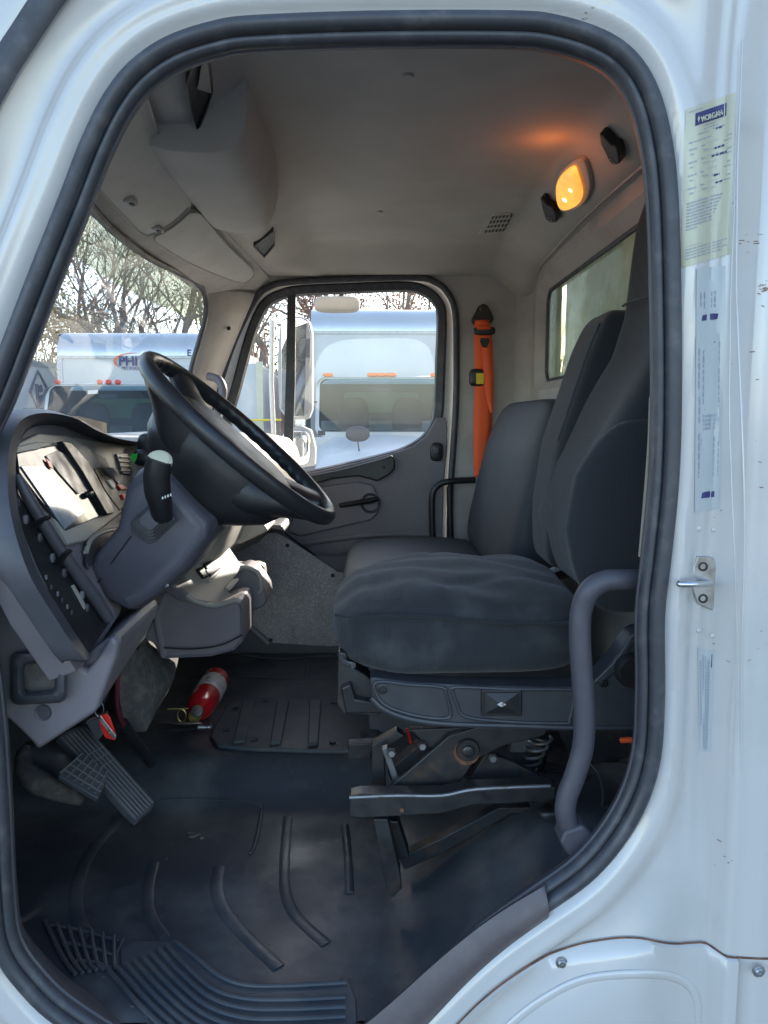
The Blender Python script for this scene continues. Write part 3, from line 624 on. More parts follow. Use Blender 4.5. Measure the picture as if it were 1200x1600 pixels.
m = M(); m.prism(WL([(751, 528), (764, 528), (765, 534), (761, 543), (754, 543), (750, 534)], Y=BY-.022), (0, .006, 0)); bk = part('belt_tongue', m, 'black_plastic', belt, bevel=.002)
m = M(); m.pill(W(745, 590, Y=BY), (.030, .02, .034), 4); lb = part('height_adjuster', m, 'black_plastic', belt)
m = M(); m.prism(WL([(744, 583), (756, 583), (756, 600), (744, 600)], Y=BY-.021), (0, .002, 0)); part('yellow_tag', m, 'yellow', lb)

# ---- far windscreen pillar trim and its grab handle
pa = WY([(325, 452, 1.70), (322, 480, 1.70), (312, 530, 1.70), (300, 575, 1.70), (288, 625, 1.70), (280, 680, 1.70)]); pb = WY([(398, 458, 1.93), (388, 482, 1.93), (372, 520, 1.93), (356, 560, 1.93), (338, 610, 1.93), (322, 680, 1.93)])
rows = []
for k in range(7):
    t = k/6; rows.append([a*(1-t)+b*t+np.array([.015*math.sin(math.pi*t), -.02*math.sin(math.pi*t), 0]) for a, b in zip(cr(pa, 4), cr(pb, 4))])
pil = part('pillar_trim', M().grid(rows), 'wall_trim', solid=.006)
for px, py in ((358, 513), (328, 588)):
    m = M(); m.lathe(W(px, py, Y=1.80), (-.2, -1, 0), [(.008, 0), (.008, .004), (.005, .004), (.004, .002)], 14); part('trim_plug', m, 'black_plastic', pil)
gh = cr(WY([(326, 588, 1.74), (340, 592, 1.72), (348, 606, 1.70), (346, 625, 1.69), (338, 650, 1.69), (328, 672, 1.70), (318, 680, 1.73)]), 5); part('grab_handle', M().tube(gh, .016, 10), 'grey_plastic')
# far mirror housing trim piece behind the handle
# ---- windscreen glass and its black surround
WS_top = [hdr(y, 1.03)+np.array([0, 0, -.004]) for y in np.linspace(.0, 1.93, 30)]
WS_bot = [np.array([-.86-.16*math.sin(math.pi*(y)/1.93), y, -.12]) for y in np.linspace(.0, 1.93, 30)]
m = M(); m.grid([[a*(1-t)+b*t for a, b in zip(WS_top, WS_bot)] for t in np.linspace(0, 1, 10)]); ws = part('windshield', m, 'glass_clean', sharp=80)
fs = cr(WY([(100, 268, .2), (125, 300, .36), (155, 338, .55), (190, 372, .80), (235, 404, 1.05), (275, 424, 1.30), (305, 440, 1.52), (320, 460, 1.62), (322, 490, 1.66), (312, 530, 1.66), (300, 572, 1.66), (285, 640, 1.66)]), 6)
part('windshield_surround', M().tube(fs, [.010, .010, .010], 8), 'seal_rubber', ws)
m = M(); m.grid([[a*(1-t)+b*t for a, b in zip(WS_top, WS_bot)] for t in np.linspace(.0, .16, 4)]); m.v = [(p[0]+.006, p[1], p[2]) for p in m.v]; part('tinted_band', m, 'glass_tint', ws, sharp=80)
# ================================================================= dashboard
DPn = np.array([.943, 0, .331]); DP0 = np.array([-.62, 0, -.03])
def D(px, py, lift=0): return W(px, py, pl=(DP0+DPn*lift, DPn))
def DL(pts, lift=0): return [D(p[0], p[1], lift) for p in pts]
def slab(name, pts, lift, th, mt, par=None, bevel=.003, k=0, **kw):
    q = DL(pts, lift)
    if k: q = cr(q, k, True)
    return part(name, M().prism(q, -DPn*th), mt, par, bevel=bevel, **kw)
# face of the instrument binnacle
FACE = [(0, 660), (30, 645), (60, 640), (120, 650), (180, 682), (250, 700), (270, 760), (240, 840), (200, 900), (188, 960), (150, 1020), (120, 1050), (60, 960), (10, 860), (-20, 780)]
dash = slab('dashboard', FACE, -.006, .05, 'grey_plastic', bevel=.004)
# the rest of the dash behind the wheel and on to the far side
def dsec(y):
    t = sst(y, .65, .95)
    xr = -.60*(1-t)+(-.38)*t; xr += .07*sst(y, 1.3, 1.8)
    return [np.array(p, float) for p in [(-1.10, y, -.13), (-1.02, y, -.07), (-.85, y, -.045), (xr-.10, y, -.055), (xr-.03, y, -.075), (xr, y, -.11), (xr+.015*t, y, -.16), (xr-.01, y, -.30), (xr-.03, y, -.36), (xr-.12, y, -.46), (-.95, y, -.55), (-1.1, y, -.5)]]
part('dash_top', M().loft([dsec(y) for y in np.linspace(.70, 1.93, 24)]), 'beige_plastic', dash, sharp=50)
m = M(); m.loft([[np.array(p, float) for p in [(-1.10, y, -.13), (-1.0, y, -.05), (-.80, y, -.02+.03*math.sin((y-.1)*5)), (-.645, y, -.01+.02*math.sin((y-.1)*5)), (-.645, y, -.42), (-1.1, y, -.5)]] for y in np.linspace(.14, .72, 12)]); part('dash_core', m, 'grey_plastic', dash, sharp=50)
# hooded rim of the binnacle
rim = [(240, 688), (215, 690), (180, 684), (150, 672), (120, 655), (90, 647), (60, 646), (35, 655), (18, 680), (11, 720), (12, 780), (24, 840), (48, 905), (85, 965), (118, 1015), (134, 1034)]
r1 = cr(DL(rim, .045), 5); r0 = cr(DL([(240, 692), (215, 697), (182, 692), (150, 685), (120, 672), (92, 664), (64, 663), (44, 670), (30, 690), (23, 722), (24, 780), (35, 835), (57, 895), (93, 955), (124, 1003), (140, 1028)], -.004), 5)
rows = [r0, [a*.5+b*.5+DPn*.006 for a, b in zip(r0, r1)], r1]
c = DP0
back = []
for p in r1:
    back.append(p+np.array([-.02, -.006 if p[2] < 0 else 0, .006]))
b2 = [p+np.array([-.03-.03*sst(p[2], -.25, -.06), -.004, .004]) for p in r1]; b3 = [p+np.array([-.035-.19*sst(p[2], -.25, -.06), -.004, .0]) for p in r1]
part('binnacle_hood', M().grid(rows+[back, b2, b3]), 'dark_plastic', dash, solid=.004, sharp=60)
# outer side panel of the dash
SP_ = [(-90, 660), (-20, 650), (8, 668), (2, 720), (4, 790), (18, 850), (42, 915), (80, 975), (112, 1024), (130, 1040), (176, 992), (186, 1010), (150, 1115), (60, 1172), (18, 1120), (-90, 1110)]
m = M(); m.prism(WL([(0, 868), (12, 886), (40, 930), (80, 985), (112, 1034), (134, 1048), (150, 1030), (172, 994), (184, 1003), (180, 1030), (150, 1112), (60, 1170), (12, 1124), (-90, 1110), (-90, 800)], Y=.115), (0, .03, 0)); kp = part('dash_end_panel', m, 'grey_plastic', dash, bevel=.009, seg=4)
m = M(); m.prism(WL([(-95, 640), (-10, 645), (6, 672), (1, 720), (3, 790), (18, 850), (42, 915), (80, 975), (112, 1024), (126, 1040), (110, 1044), (78, 1000), (40, 945), (8, 890), (-20, 850), (-95, 800)], Y=.105), (0, .03, 0)); part('dash_end_band', m, 'dark_plastic', dash, bevel=.008, seg=3)
m = M(); m.loft([[W(a, b, Y=y) for a, b in [(172, 994), (184, 1003), (180, 1030), (150, 1112), (60, 1170), (45, 1150), (110, 1040)]] for y in (.14, .2)]+[[W(a, b, Y=.42) for a, b in [(240, 930), (248, 945), (245, 960), (215, 1010), (150, 1060), (150, 1050), (190, 960)]]]); part('knee_panel', m, 'grey_plastic', dash, bevel=.008, seg=3)
# side air outlet
q = rect_pts(-1, 1, -1, 1, .35, 6)
def vr(cx, cy, hw, hh, y, sk=0): return [W(cx+a*hw, cy-b*hh+a*sk, Y=y) for a, b in q]
m = M(); secs = [vr(60, 1058, 44, 41, .113, -2), vr(60, 1058, 45, 42, .096, -2), vr(60, 1058, 40, 37, .082, -2), vr(60, 1058, 32, 29, .080, -2), vr(61, 1058, 25, 23, .088, -2), vr(62, 1058, 23, 21, .135, -2)]
m.loft(secs, caps=False); vo = part('side_air_outlet', m, 'seal_rubber', dash, sharp=60)
m = M(); m.v = [tuple(p) for p in vr(62, 1058, 24, 22, .1125, -2)]; m.f = [tuple(range(len(m.v)))]; part('outlet_throat', m, 'carpet', vo)
m = M(); m.lathe(W(68, 1113, Y=.115), (0, -1, 0), [(.0145, 0), (.0145, .002), (.012, .0015), (.011, .0005)], 20); part('blank_plug', m, 'dark_plastic', kp)
# instrument bezel, display lens and details
bez = slab('cluster_bezel', [(24, 694), (60, 676), (105, 680), (135, 692), (160, 728), (187, 782), (192, 800), (160, 826), (135, 845), (110, 850), (60, 770), (28, 735)], .004, .012, 'beige_plastic', dash, bevel=.004)
lens = slab('instrument_lens', [(26, 708), (60, 700), (96, 694), (120, 716), (150, 762), (172, 798), (158, 806), (104, 829), (60, 778), (30, 738)], .006, .006, 'display_lens', dash, bevel=.002)
slab('lens_frame', [(96, 688), (110, 690), (140, 722), (178, 792), (178, 802), (168, 804), (130, 738)], .016, .014, 'black_plastic', bez, bevel=.003)
slab('lens_reflection', [(33, 728), (70, 728), (133, 799), (102, 827)], .0085, .002, 'lens_reflection_grey', lens, bevel=.0005)  # opaque patch, the lens's pale mottled reflection painted into its colour
slab('gauge_panel', [(72, 712), (90, 704), (108, 712), (146, 764), (122, 772), (92, 738)], .0085, .002, 'steel_grey', lens, bevel=.0005)
slab('warning_light', [(72, 716), (80, 722), (84, 732), (78, 730)], .010, .002, 'red_plastic', lens, bevel=.0003)
m = M(); m.pill(D(140, 772, .012), (.006, .016, .006), 3); part('gauge_knob', m, 'black_plastic', lens)
slab('brow_strip', [(24, 698), (60, 690), (88, 692), (60, 702), (26, 708)], .010, .006, 'beige_plastic', bez, bevel=.002)
# switch strip with ridge and two paddles
st = slab('switch_strip', [(24, 740), (34, 742), (60, 785), (110, 865), (172, 960), (174, 972), (138, 1022), (128, 1024), (95, 965), (55, 880), (30, 815)], .012, .012, 'black_plastic', dash, bevel=.004)
part('strip_ridge', M().tube(cr(DL([(27, 742), (50, 788), (100, 868), (145, 930), (170, 968)], .022), 5), [.006, .010, .011, .012, .010], 12), 'dark_plastic', st)
for a, b in (((55, 822), (78, 808)), ((92, 880), (110, 860))):
    part('paddle', M().tube(cr([D(*a, .022), D((a[0]+b[0])/2, (a[1]+b[1])/2-3, .045), D(*b, .058)], 4), [.007, .006, .0055], 10, flat=.6), 'black_plastic', st)
for k, (px, py) in enumerate([(27, 785), (40, 812), (62, 840), (82, 872), (100, 895), (72, 902), (80, 918), (90, 928), (97, 938), (105, 948), (112, 957), (128, 930), (136, 950)]):
    m = M(); s = .0055 if k < 5 or k > 10 else .003; m.pill(D(px, py, .014), (s*.6, s*1.0, s*1.4), 4, 4); part('button', m, 'grey_plastic' if k % 2 else 'dark_plastic', st)
slab('lit_slot', [(112, 915), (116, 913), (136, 948), (132, 952)], .0145, .002, 'beige_plastic', st, bevel=.0005)
# centre switches to the right of the instruments
fas = slab('switch_bezel', [(118, 682), (150, 688), (200, 694), (240, 700), (250, 740), (215, 812), (196, 806), (186, 770), (160, 722)], .0, .02, 'beige_plastic', dash, bevel=.005)
slab('rotary_recess', [(133, 710), (150, 708), (165, 716), (172, 730), (160, 732)], .002, .003, 'far_dark', fas, bevel=.0008)
sp = slab('switch_pack', [(147, 733), (160, 728), (186, 748), (200, 772), (195, 790), (188, 798), (166, 768)], .006, .008, 'black_plastic', fas, bevel=.002)
slab('rocker', [(163, 731), (176, 730), (192, 748), (186, 756), (174, 744)], .010, .004, 'grey_plastic', sp, bevel=.001); slab('rocker', [(168, 750), (176, 749), (182, 760), (178, 764)], .010, .004, 'label_white', sp, bevel=.001)
slab('red_rocker', [(183, 757), (192, 757), (200, 764), (190, 765)], .011, .005, 'red_plastic', sp, bevel=.001); slab('red_rocker', [(191, 772), (197, 771), (200, 778), (194, 780)], .011, .005, 'red_plastic', sp, bevel=.001)
slab('air_vent', [(182, 708), (205, 708), (216, 722), (205, 742), (192, 740)], .006, .006, 'dark_plastic', fas, bevel=.002)
for k in range(4): slab('vent_louvre', [(188, 713+k*7), (206, 713+k*7), (207, 715+k*7), (189, 715+k*7)], .010, .003, 'beige_plastic', fas, bevel=.0005)
m = M(); m.prism(WL([(203, 711), (215, 708), (214, 716), (209, 724)], Y=.62), (0, .003, 0)); part('green_tag', m, 'green', fas)
m = M(); m.pill(W(232, 698, Y=.66), (.024, .022, .032), 3); m.pill(W(226, 715, Y=.64), (.024, .02, .02), 3); part('phone_mount', m, 'black_plastic', fas)
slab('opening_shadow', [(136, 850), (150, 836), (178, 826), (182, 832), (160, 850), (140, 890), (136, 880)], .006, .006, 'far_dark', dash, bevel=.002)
part('column_bezel', M().tube(cr(DL([(134, 864), (142, 843), (160, 832), (186, 826)], .004), 4), .005, 8), 'beige_plastic', dash)

# ================================================================= steering column, stalk, wheel
CY0, CY1 = .29, .52
co = [(205, 752), (216, 735), (238, 722), (262, 728), (300, 770), (338, 812), (334, 836), (300, 885), (252, 930), (222, 950), (205, 955), (170, 935), (140, 885), (150, 866), (190, 818)]
def shr(pts, s, cx=240, cy=850): return [(cx+(a-cx)*s, cy+(b-cy)*s) for a, b in pts]
base = WL(co, Y=CY0+.04)
cen_ = sum(base)/len(base)
m = M(); m.loft([[cen_+(p-cen_)*s+np.array([0, y-.33, 0]) for p in base] for s, y in ((.80, CY0), (.93, CY0+.012), (1, CY0+.045), (1, CY1-.05), (.93, CY1), (.8, CY1+.02))])
col_ = part('steering_column', m, 'column_plastic', bevel=.012, seg=4, sharp=60)
m = M(); m.tube(WY([(205, 838, CY0+.0), (180, 872, CY0+.0), (152, 912, CY0+.005)]), .0016, 6); part('cowl_seam', m, 'black_plastic', col_)
m = M(); screw(m, W(261, 915, Y=CY0+.01), (0, -1, 0), .002); part('cowl_screw', m, 'zinc', col_)
bt = [(203, 816), (238, 782), (278, 808), (280, 812), (242, 848), (232, 850), (206, 832)]
m = M(); bc = WL(bt, Y=CY0-.002); cb = sum(bc)/len(bc)
for k in range(5): s0 = 1-.115*k; m.loft([[cb+(p-cb)*s0+np.array([.003*k, -.013*k+.006, .004*k]) for p in bc], [cb+(p-cb)*(s0-.02)+np.array([.003*k, -.013*k-.002, .004*k]) for p in bc]])
part('stalk_boot', m, 'dark_plastic', col_, bevel=.0015)
sy = CY0-.05
stk2 = cr(WY([(254, 806, sy+.01), (250, 785, sy-.01), (246, 765, sy-.02), (245, 740, sy-.03), (250, 718, sy-.035)]), 5)
stalk = part('shift_stalk', M().tube(stk2, [.020, .021, .0235, .0235, .022], 18), 'black_plastic', col_)
ax = stk2[-1]-stk2[-4]; m = M(); m.lathe(stk2[-1]-ax*.2, ax+np.array([0, -.012, 0]), [(.0225, 0), (.0215, .004), (.0165, .006), (.0165, .0075), (.001, .008)], 24); part('stalk_cap', m, 'cream_cap', col_)
m = M()
for k in range(4): 
    p = W(254+k*4.2, 778-k*1.6, Y=sy-.045); m.box(p[0]-.0012, p[0]+.0012, p[1], p[1]+.001, p[2]-.0022, p[2]+.0022)
part('stalk_marks', m, 'label_white', col_)
# wheel
WC = W(373, 684, Y=.415); uu = W(520, 812, Y=.415)-W(232, 556, Y=.415); WR = np.linalg.norm(uu)/2; uu /= np.linalg.norm(uu); WC = (W(518, 812, Y=.415)+W(232, 556, Y=.415))/2
vv = np.array([0, 1., 0]); wn = np.cross(uu, vv); wn = wn if wn[2] > 0 else -wn
tl = R(-1.0); 
def wp_(a, r, h=0): return WC+uu*math.cos(a)*r+vv*math.sin(a)*r+wn*h
path = [wp_(a, WR-.005) for a in np.linspace(0, 2*math.pi, 144, endpoint=False)]
# rim with finger grips on the hidden side
secs = []
for i, a in enumerate(np.linspace(0, 2*math.pi, 192, endpoint=False)):
    rr_ = []
    rad = uu*math.cos(a)+vv*math.sin(a); cpt = WC+rad*(WR-.012)
    for k in range(14):
        b = 2*math.pi*k/14; gr = 1+.13*math.sin(a*44)*max(0, math.cos(b-R(215)))**3; rr_.append(cpt+rad*math.cos(b)*.0150*gr+wn*math.sin(b)*.0172*gr)
    secs.append(rr_)
m = M(); m.loft(secs, loop=True); wheel = part('steering_wheel', m, 'wheel_leather', sharp=80)
# deep dished hub pad, four wide spokes
def hubsec(h, rx, ry, sh=0, n=40):
    return [WC+uu*(math.copysign(abs(math.cos(a))**.75, math.cos(a))*rx+sh)+vv*math.copysign(abs(math.sin(a))**.75, math.sin(a))*ry+wn*h for a in np.linspace(0, 2*math.pi, n, endpoint=False)]
m = M(); m.loft([hubsec(-.006, .06, .05), hubsec(-.004, .12, .085), hubsec(-.012, .142, .10), hubsec(-.035, .160, .112), hubsec(-.065, .165, .112, .0), hubsec(-.095, .155, .105, -.002), hubsec(-.12, .132, .095, -.004), hubsec(-.15, .10, .085, -.004)])
part('horn_pad', m, 'wheel_leather', wheel, sharp=70)
for a0 in (R(180-33), R(180+33), R(0-30), R(0+30)):
    rad = uu*math.cos(a0)+vv*math.sin(a0); tg = -uu*math.sin(a0)+vv*math.cos(a0); secs = []
    for s, wd, th, h in ((.10, .060, .050, -.065), (.14, .048, .040, -.050), (.18, .038, .026, -.028), (.215, .034, .018, -.012), (WR-.018, .048, .016, -.003)):
        secs.append([WC+rad*s+tg*wd*math.copysign(abs(math.cos(b))**.7, math.cos(b))+wn*(h+th*math.copysign(abs(math.sin(b))**.7, math.sin(b))) for b in np.linspace(0, 2*math.pi, 20, endpoint=False)])
    part('spoke', M().loft(secs), 'wheel_leather', wheel, sharp=70)
m = M(); sh = WC+wn*-.14; m.lathe(sh, -wn, [(.085, 0), (.088, .03), (.08, .055), (.06, .07)], 32); part('column_collar', m, 'black_plastic', wheel)

# ================================================================= centre console
def con(y, pts): return WL(pts, Y=y)
m = M(); tub = [(252, 1030), (246, 1000), (240, 962), (262, 914), (282, 922), (305, 940), (335, 947), (366, 938), (374, 940), (379, 952), (380, 1002), (366, 1016), (330, 1026)]
a = WL(tub, Y=.78); 
m.loft([[p+np.array([0, .012, 0]) for p in [sum(a)/len(a)+(p-sum(a)/len(a))*.94 for p in a]], a, [p+np.array([.0, .17, .0]) for p in a]]); cons = part('centre_console', m, 'grey_plastic', bevel=.008, seg=3)
# flared lower left wing
m = M(); m.prism(WL([(262, 918), (246, 952), (225, 998), (240, 1006), (252, 1032), (256, 1000)], Y=.80), (0, .12, 0)); part('console_wing', m, 'grey_plastic', cons, bevel=.006)
# rim and pale cup bowl
rimp = cr(WL([(262, 913), (282, 922), (305, 939), (335, 946), (366, 938), (376, 941)], Y=.775), 5); part('cup_rim', M().tube(rimp, .0065, 8), 'beige_plastic', cons)
m = M(); m.grid([rimp, [p+np.array([-.01, .05, -.03]) for p in rimp], [p+np.array([-.02, .12, -.02]) for p in rimp]]); part('cup_bowl', m, 'grey_plastic', cons, solid=.003)
m = M(); m.tube(cr(WL([(256, 1012), (300, 1014), (345, 1008), (378, 992)], Y=.776), 5), .002, 6); part('console_seam', m, 'black_plastic', cons)
# second cup pocket further across
t2 = [(352, 905), (362, 893), (380, 887), (396, 893), (404, 905), (414, 922), (417, 938), (412, 948), (380, 962), (362, 960), (356, 935)]
a = WL(t2, Y=1.0); m = M(); m.loft([a, [p+np.array([0, .14, 0]) for p in a]]); part('cup_pocket', m, 'grey_plastic', cons, bevel=.008, seg=3)
part('pocket_rim', M().tube(cr(WL([(350, 900), (362, 892), (380, 886), (395, 890), (405, 898), (408, 920), (404, 926)], Y=.995), 5), .006, 8), 'beige_plastic', cons)
m = M(); m.prism(WL([(362, 880), (380, 882), (402, 880), (412, 884), (414, 895), (412, 938), (404, 944), (396, 905), (370, 893)], Y=1.12), (0, .05, 0)); part('pocket_wall', m, 'beige_plastic', cons, bevel=.006)
# pale faceplate sloping up towards the dash
fp = [(286, 892), (300, 870), (340, 835), (350, 842), (374, 878), (392, 886), (376, 892), (352, 918), (366, 936), (336, 944), (304, 936), (282, 918), (272, 908)]
CPn = np.array([.62, -.35, .70]); CPn /= np.linalg.norm(CPn); CP0 = W(330, 890, Y=.90)
def C(pts, l=0): return WL(pts, pl=(CP0+CPn*l, CPn))
m = M(); m.prism(C(fp), -CPn*.02); fpl = part('console_faceplate', m, 'beige_plastic', cons, bevel=.004)
m = M(); m.prism(C([(306, 884), (332, 860), (352, 886), (328, 910)], .004), -CPn*.004); part('outlet_panel', m, 'beige_plastic', cons, bevel=.002)
for q in ([(318, 880), (334, 872), (346, 886), (330, 900)], [(308, 888), (318, 884), (326, 900), (318, 902)]):
    m = M(); m.prism(C(q, .012), -CPn*.010); part('power_outlet', m, 'black_plastic', cons, bevel=.003)
m = M(); m.prism(C([(322, 890), (330, 886), (333, 892), (326, 897)], .014), -CPn*.003); part('outlet_cap', m, 'label_white', cons, bevel=.001)
m = M(); m.prism(C([(352, 918), (362, 905), (372, 903), (374, 906), (360, 922)], .012), -CPn*.008); part('ashtray_tab', m, 'beige_plastic', cons, bevel=.002)
m = M(); m.prism(C([(258, 905), (276, 888), (290, 900), (306, 930), (290, 928), (268, 914)], .0), -CPn*.03); part('console_shoulder', m, 'grey_plastic', cons, bevel=.005)
# bright dash section rising to the wheel
m = M(); m.prism(WL([(300, 872), (345, 820), (400, 800), (420, 830), (372, 852), (356, 846), (330, 870)], Y=1.18), (0, .2, 0)); part('console_neck', m, 'beige_plastic', cons, bevel=.01)
# dark lower edge of dash in front of the plate
m = M(); m.prism(WL([(346, 822), (440, 820), (446, 832), (425, 829), (405, 835), (386, 847), (366, 852), (350, 848)], Y=1.45), (0, .2, 0)); part('dash_lower_edge', m, 'dark_plastic', dash, bevel=.01)
# speckled cover plate
pp = [(367, 851), (390, 845), (407, 835), (430, 832), (446, 840), (486, 866), (527, 893), (560, 900), (560, 1007), (515, 1010), (418, 1004), (379, 967), (360, 900)]
m = M(); m.prism(WL(pp, Y=1.72), (0, .004, 0)); plate = part('cover_plate', m, 'speckled_plate', bevel=.001)
for px, py in ((449, 852), (520, 899), (423, 1000), (529, 1003)):
    m = M(); m.lathe(W(px, py, Y=1.72), (0, -1, 0), [(.0075, 0), (.0075, .003), (.005, .005), (.0008, .0055)], 14); part('plate_bolt', m, 'black_plastic', plate)
part('plate_edge_tube', M().tube(WL([(376, 966), (420, 1006)], Y=1.70), .010, 8), 'grey_plastic', plate)
m = M(); m.box(-.62, .62, 1.74, 1.76, -1.0, -.52); m.box(-1.0, -.48, .13, .16, -1.05, -.6) if False else None; part('kick_wall', m, 'dark_plastic', plate)

# ================================================================= floor
def floorh(x, y):
    h = -1.0
    h += .10*sst(y, .70, .86)
    h += .20*sst(x, .02, .42)*(1-sst(y, .55, .8))
    h += .14*sst(-x, .34, .62)*(1-sst(y, .5, .8))*0
    return h
xs2 = np.linspace(-.95, .66, 110); ys2 = np.linspace(.025, 1.97, 120)
m = M(); m.grid([[(x, y, floorh(x, y)-(.6*max(0, .10-y) if 0 else 0)) for x in xs2] for y in ys2]); floor_ = part('floor_mat', m, 'floor_rubber', sharp=60)
def onfloor(px, py, lift=0):
    h = -.95
    for _ in range(25):
        p = W(px, py, H=h); h = .5*h+.5*(floorh(p[0], p[1])+lift)
    return W(px, py, H=h)
def rib(pts, r, name='mat_rib', mt='floor_rubber', flat=.5, par=None, n=6, lift=.001):
    q = [onfloor(a, b, lift) for a, b in pts]; q = cr(q, n) if len(q) > 2 else q
    return part(name, M().tube(q, r, 8, flat=flat, up=(0, 0, 1)), mt, par or floor_)
for pts, w_ in (([(188, 1278), (140, 1335), (119, 1395), (124, 1440), (140, 1462)], .014), ([(240, 1348), (231, 1390), (234, 1428), (257, 1464)], .012), ([(342, 1355), (338, 1385), (347, 1418), (376, 1455), (436, 1512)], .013), ([(450, 1276), (445, 1340), (446, 1392), (462, 1430), (510, 1475)], .012)): rib(pts, w_, flat=.16)
rib([(250, 1250), (300, 1248), (360, 1250), (405, 1258), (408, 1272), (398, 1320), (390, 1335)], .005)
for px in (542,): rib([(px-3, 1290), (px+2, 1340), (px+4, 1395)], .010, flat=.4)
# ribbed entry tread
tr = [(186, 1490), (215, 1468), (270, 1472), (310, 1500), (355, 1535), (420, 1540), (545, 1538), (590, 1560), (590, 1660), (300, 1660), (200, 1660)]
def treadpatch(outline, n=1): return [onfloor(a, b, .006) for a, b in outline]
m = M(); q = treadpatch(cr(np.array([(a, b, 0) for a, b in [(188, 1482), (210, 1470), (272, 1470), (300, 1490), (335, 1522), (375, 1537), (450, 1538), (545, 1533), (556, 1560), (560, 1640), (560, 1720), (330, 1720), (235, 1640), (232, 1600), (215, 1550), (190, 1520)]]), 3, True) if False else [(188, 1482), (210, 1470), (272, 1470), (300, 1490), (335, 1522), (375, 1537), (450, 1538), (545, 1533), (556, 1560), (560, 1640), (560, 1720), (330, 1720), (235, 1640), (232, 1600), (215, 1550), (190, 1520)])
m.prism(q, (0, 0, -.01)); tread = part('entry_tread', m, 'dusty_rubber', floor_, bevel=.002)
for k in range(9):
    o_ = k*14
    pts = [(268-k*13+6, 1472+k*5.5), (300-k*10, 1500+k*9), (338-k*6, 1532+k*12.5), (385-k*2, 1545+k*15), (450, 1547+k*15), (540, 1543+k*15)]
    if k == 0: pts = [(276, 1472), (304, 1494), (342, 1524), (385, 1539), (450, 1540), (542, 1535)]
    rib(pts, .0042, 'tread_rib', 'dusty_rubber', .9, floor_, lift=.008)
for k in range(7):
    rib([(70+k*18, 1438+k*4), (95+k*14, 1490+k*3+0), (118+k*11, 1522-k*2)], .0040, 'tread_rib', 'dusty_rubber', .9, floor_, lift=.005)
for k in range(3): rib([(78+k*20, 1445+k*28), (120+k*16, 1452+k*26), (185-k*8, 1470+k*22)], .0035, 'tread_rib', 'dusty_rubber', .9, floor_, lift=.004)
rib([(192, 1468), (182, 1495), (184, 1520), (210, 1545), (232, 1580), (232, 1620)], .004, 'tread_edge', 'dusty_rubber', .8)
# riser plate with three pads
pq = [(329, 1150), (338, 1130), (352, 1105), (370, 1092), (400, 1088), (505, 1090), (590, 1096), (592, 1172), (500, 1172), (380, 1168), (340, 1163)]
m = M(); m.prism([onfloor(a, b, .012) for a, b in pq], (0, 0, -.012)); rp = part('riser_plate', m, 'dusty_rubber', bevel=.004)
for q in ([(380, 1092), (398, 1091), (383, 1156), (364, 1158)], [(433, 1095), (451, 1095), (439, 1158), (422, 1160)], [(484, 1093), (502, 1093), (497, 1160), (481, 1162)]):
    m = M(); m.prism([onfloor(a, b, .021) for a, b in q], (0, 0, -.010)); part('riser_pad', m, 'dusty_rubber', rp, bevel=.003)
for px, py in ((415, 1095), (368, 1107), (398, 1156), (354, 1141), (520, 1159), (568, 1146), (521, 1098)):
    m = M(); m.lathe(onfloor(px, py, .013), (0, 0, 1), [(.010, 0), (.009, .002), (.003, .001)], 12); part('riser_bolt', m, 'black_plastic', rp)
rib([(275, 1055), (340, 1058), (420, 1060), (525, 1060)], .004); rib([(380, 1022), (440, 1030), (480, 1026), (530, 1024)], .010)
for px in (372, 425, 431, 478, 484): rib([(px, 1030), (px-3, 1055)], .003)
# debris crumbs
rnd = random.Random(5); m = M()
for k in range(120):
    px, py = rnd.uniform(60, 620), rnd.uniform(1180, 1580); p = onfloor(px, py, .002); s = rnd.choice([.0008, .001, .0014, .002]); m.pill(p, (s, s*rnd.uniform(.5, 1.5), s*.6), 3, 2)
part('dirt_crumbs', m, 'worn_rubber', floor_, kind='stuff')
m = M(); 
for k in range(9):
    p = onfloor(308+rnd.uniform(-9, 9), 1306+rnd.uniform(-6, 7), .003); m.pill(p, (rnd.uniform(.004, .009), rnd.uniform(.003, .007), .003), 3, 3)
mud = mk('leaf_scrap', m, 'carpet', None, label='small brown crumpled leaf scrap lying on the rubber floor mat', category='debris')
# firewall, column boot, carpet on the left
m = M(); m.box(-1.0, -.96, .02, 1.9, -1.02, -.1);  part('firewall', m, 'dark_plastic')
fw = cr(WY([(186, 1010, .62), (184, 1060, .62), (190, 1110, .64), (200, 1145, .66)]), 4); fw2 = cr(WY([(232, 1002, .88), (250, 1020, .88), (274, 1052, .86), (245, 1110, .82)]), 4)
m = M(); m.grid([[p+np.array([-.04, .14, 0]) for p in fw], fw, [a*.6+b*.4+np.array([.03, -.05, 0]) for a, b in zip(fw, fw2)], fw2, [p+np.array([-.03, .16, 0]) for p in fw2]]); part('carpeted_hump', m, 'carpet', sharp=80)
# steering shaft and dark red hose
part('steering_shaft', M().tube(WY([(192, 1130, .55), (236, 1192, .70)]), .013, 14), 'black_plastic'); part('red_hose', M().tube(cr(WY([(188, 1035, .52), (183, 1070, .52), (185, 1110, .53), (194, 1135, .55)]), 5), .006, 8), MAT.get('hose_red') or 'red_plastic_dark')
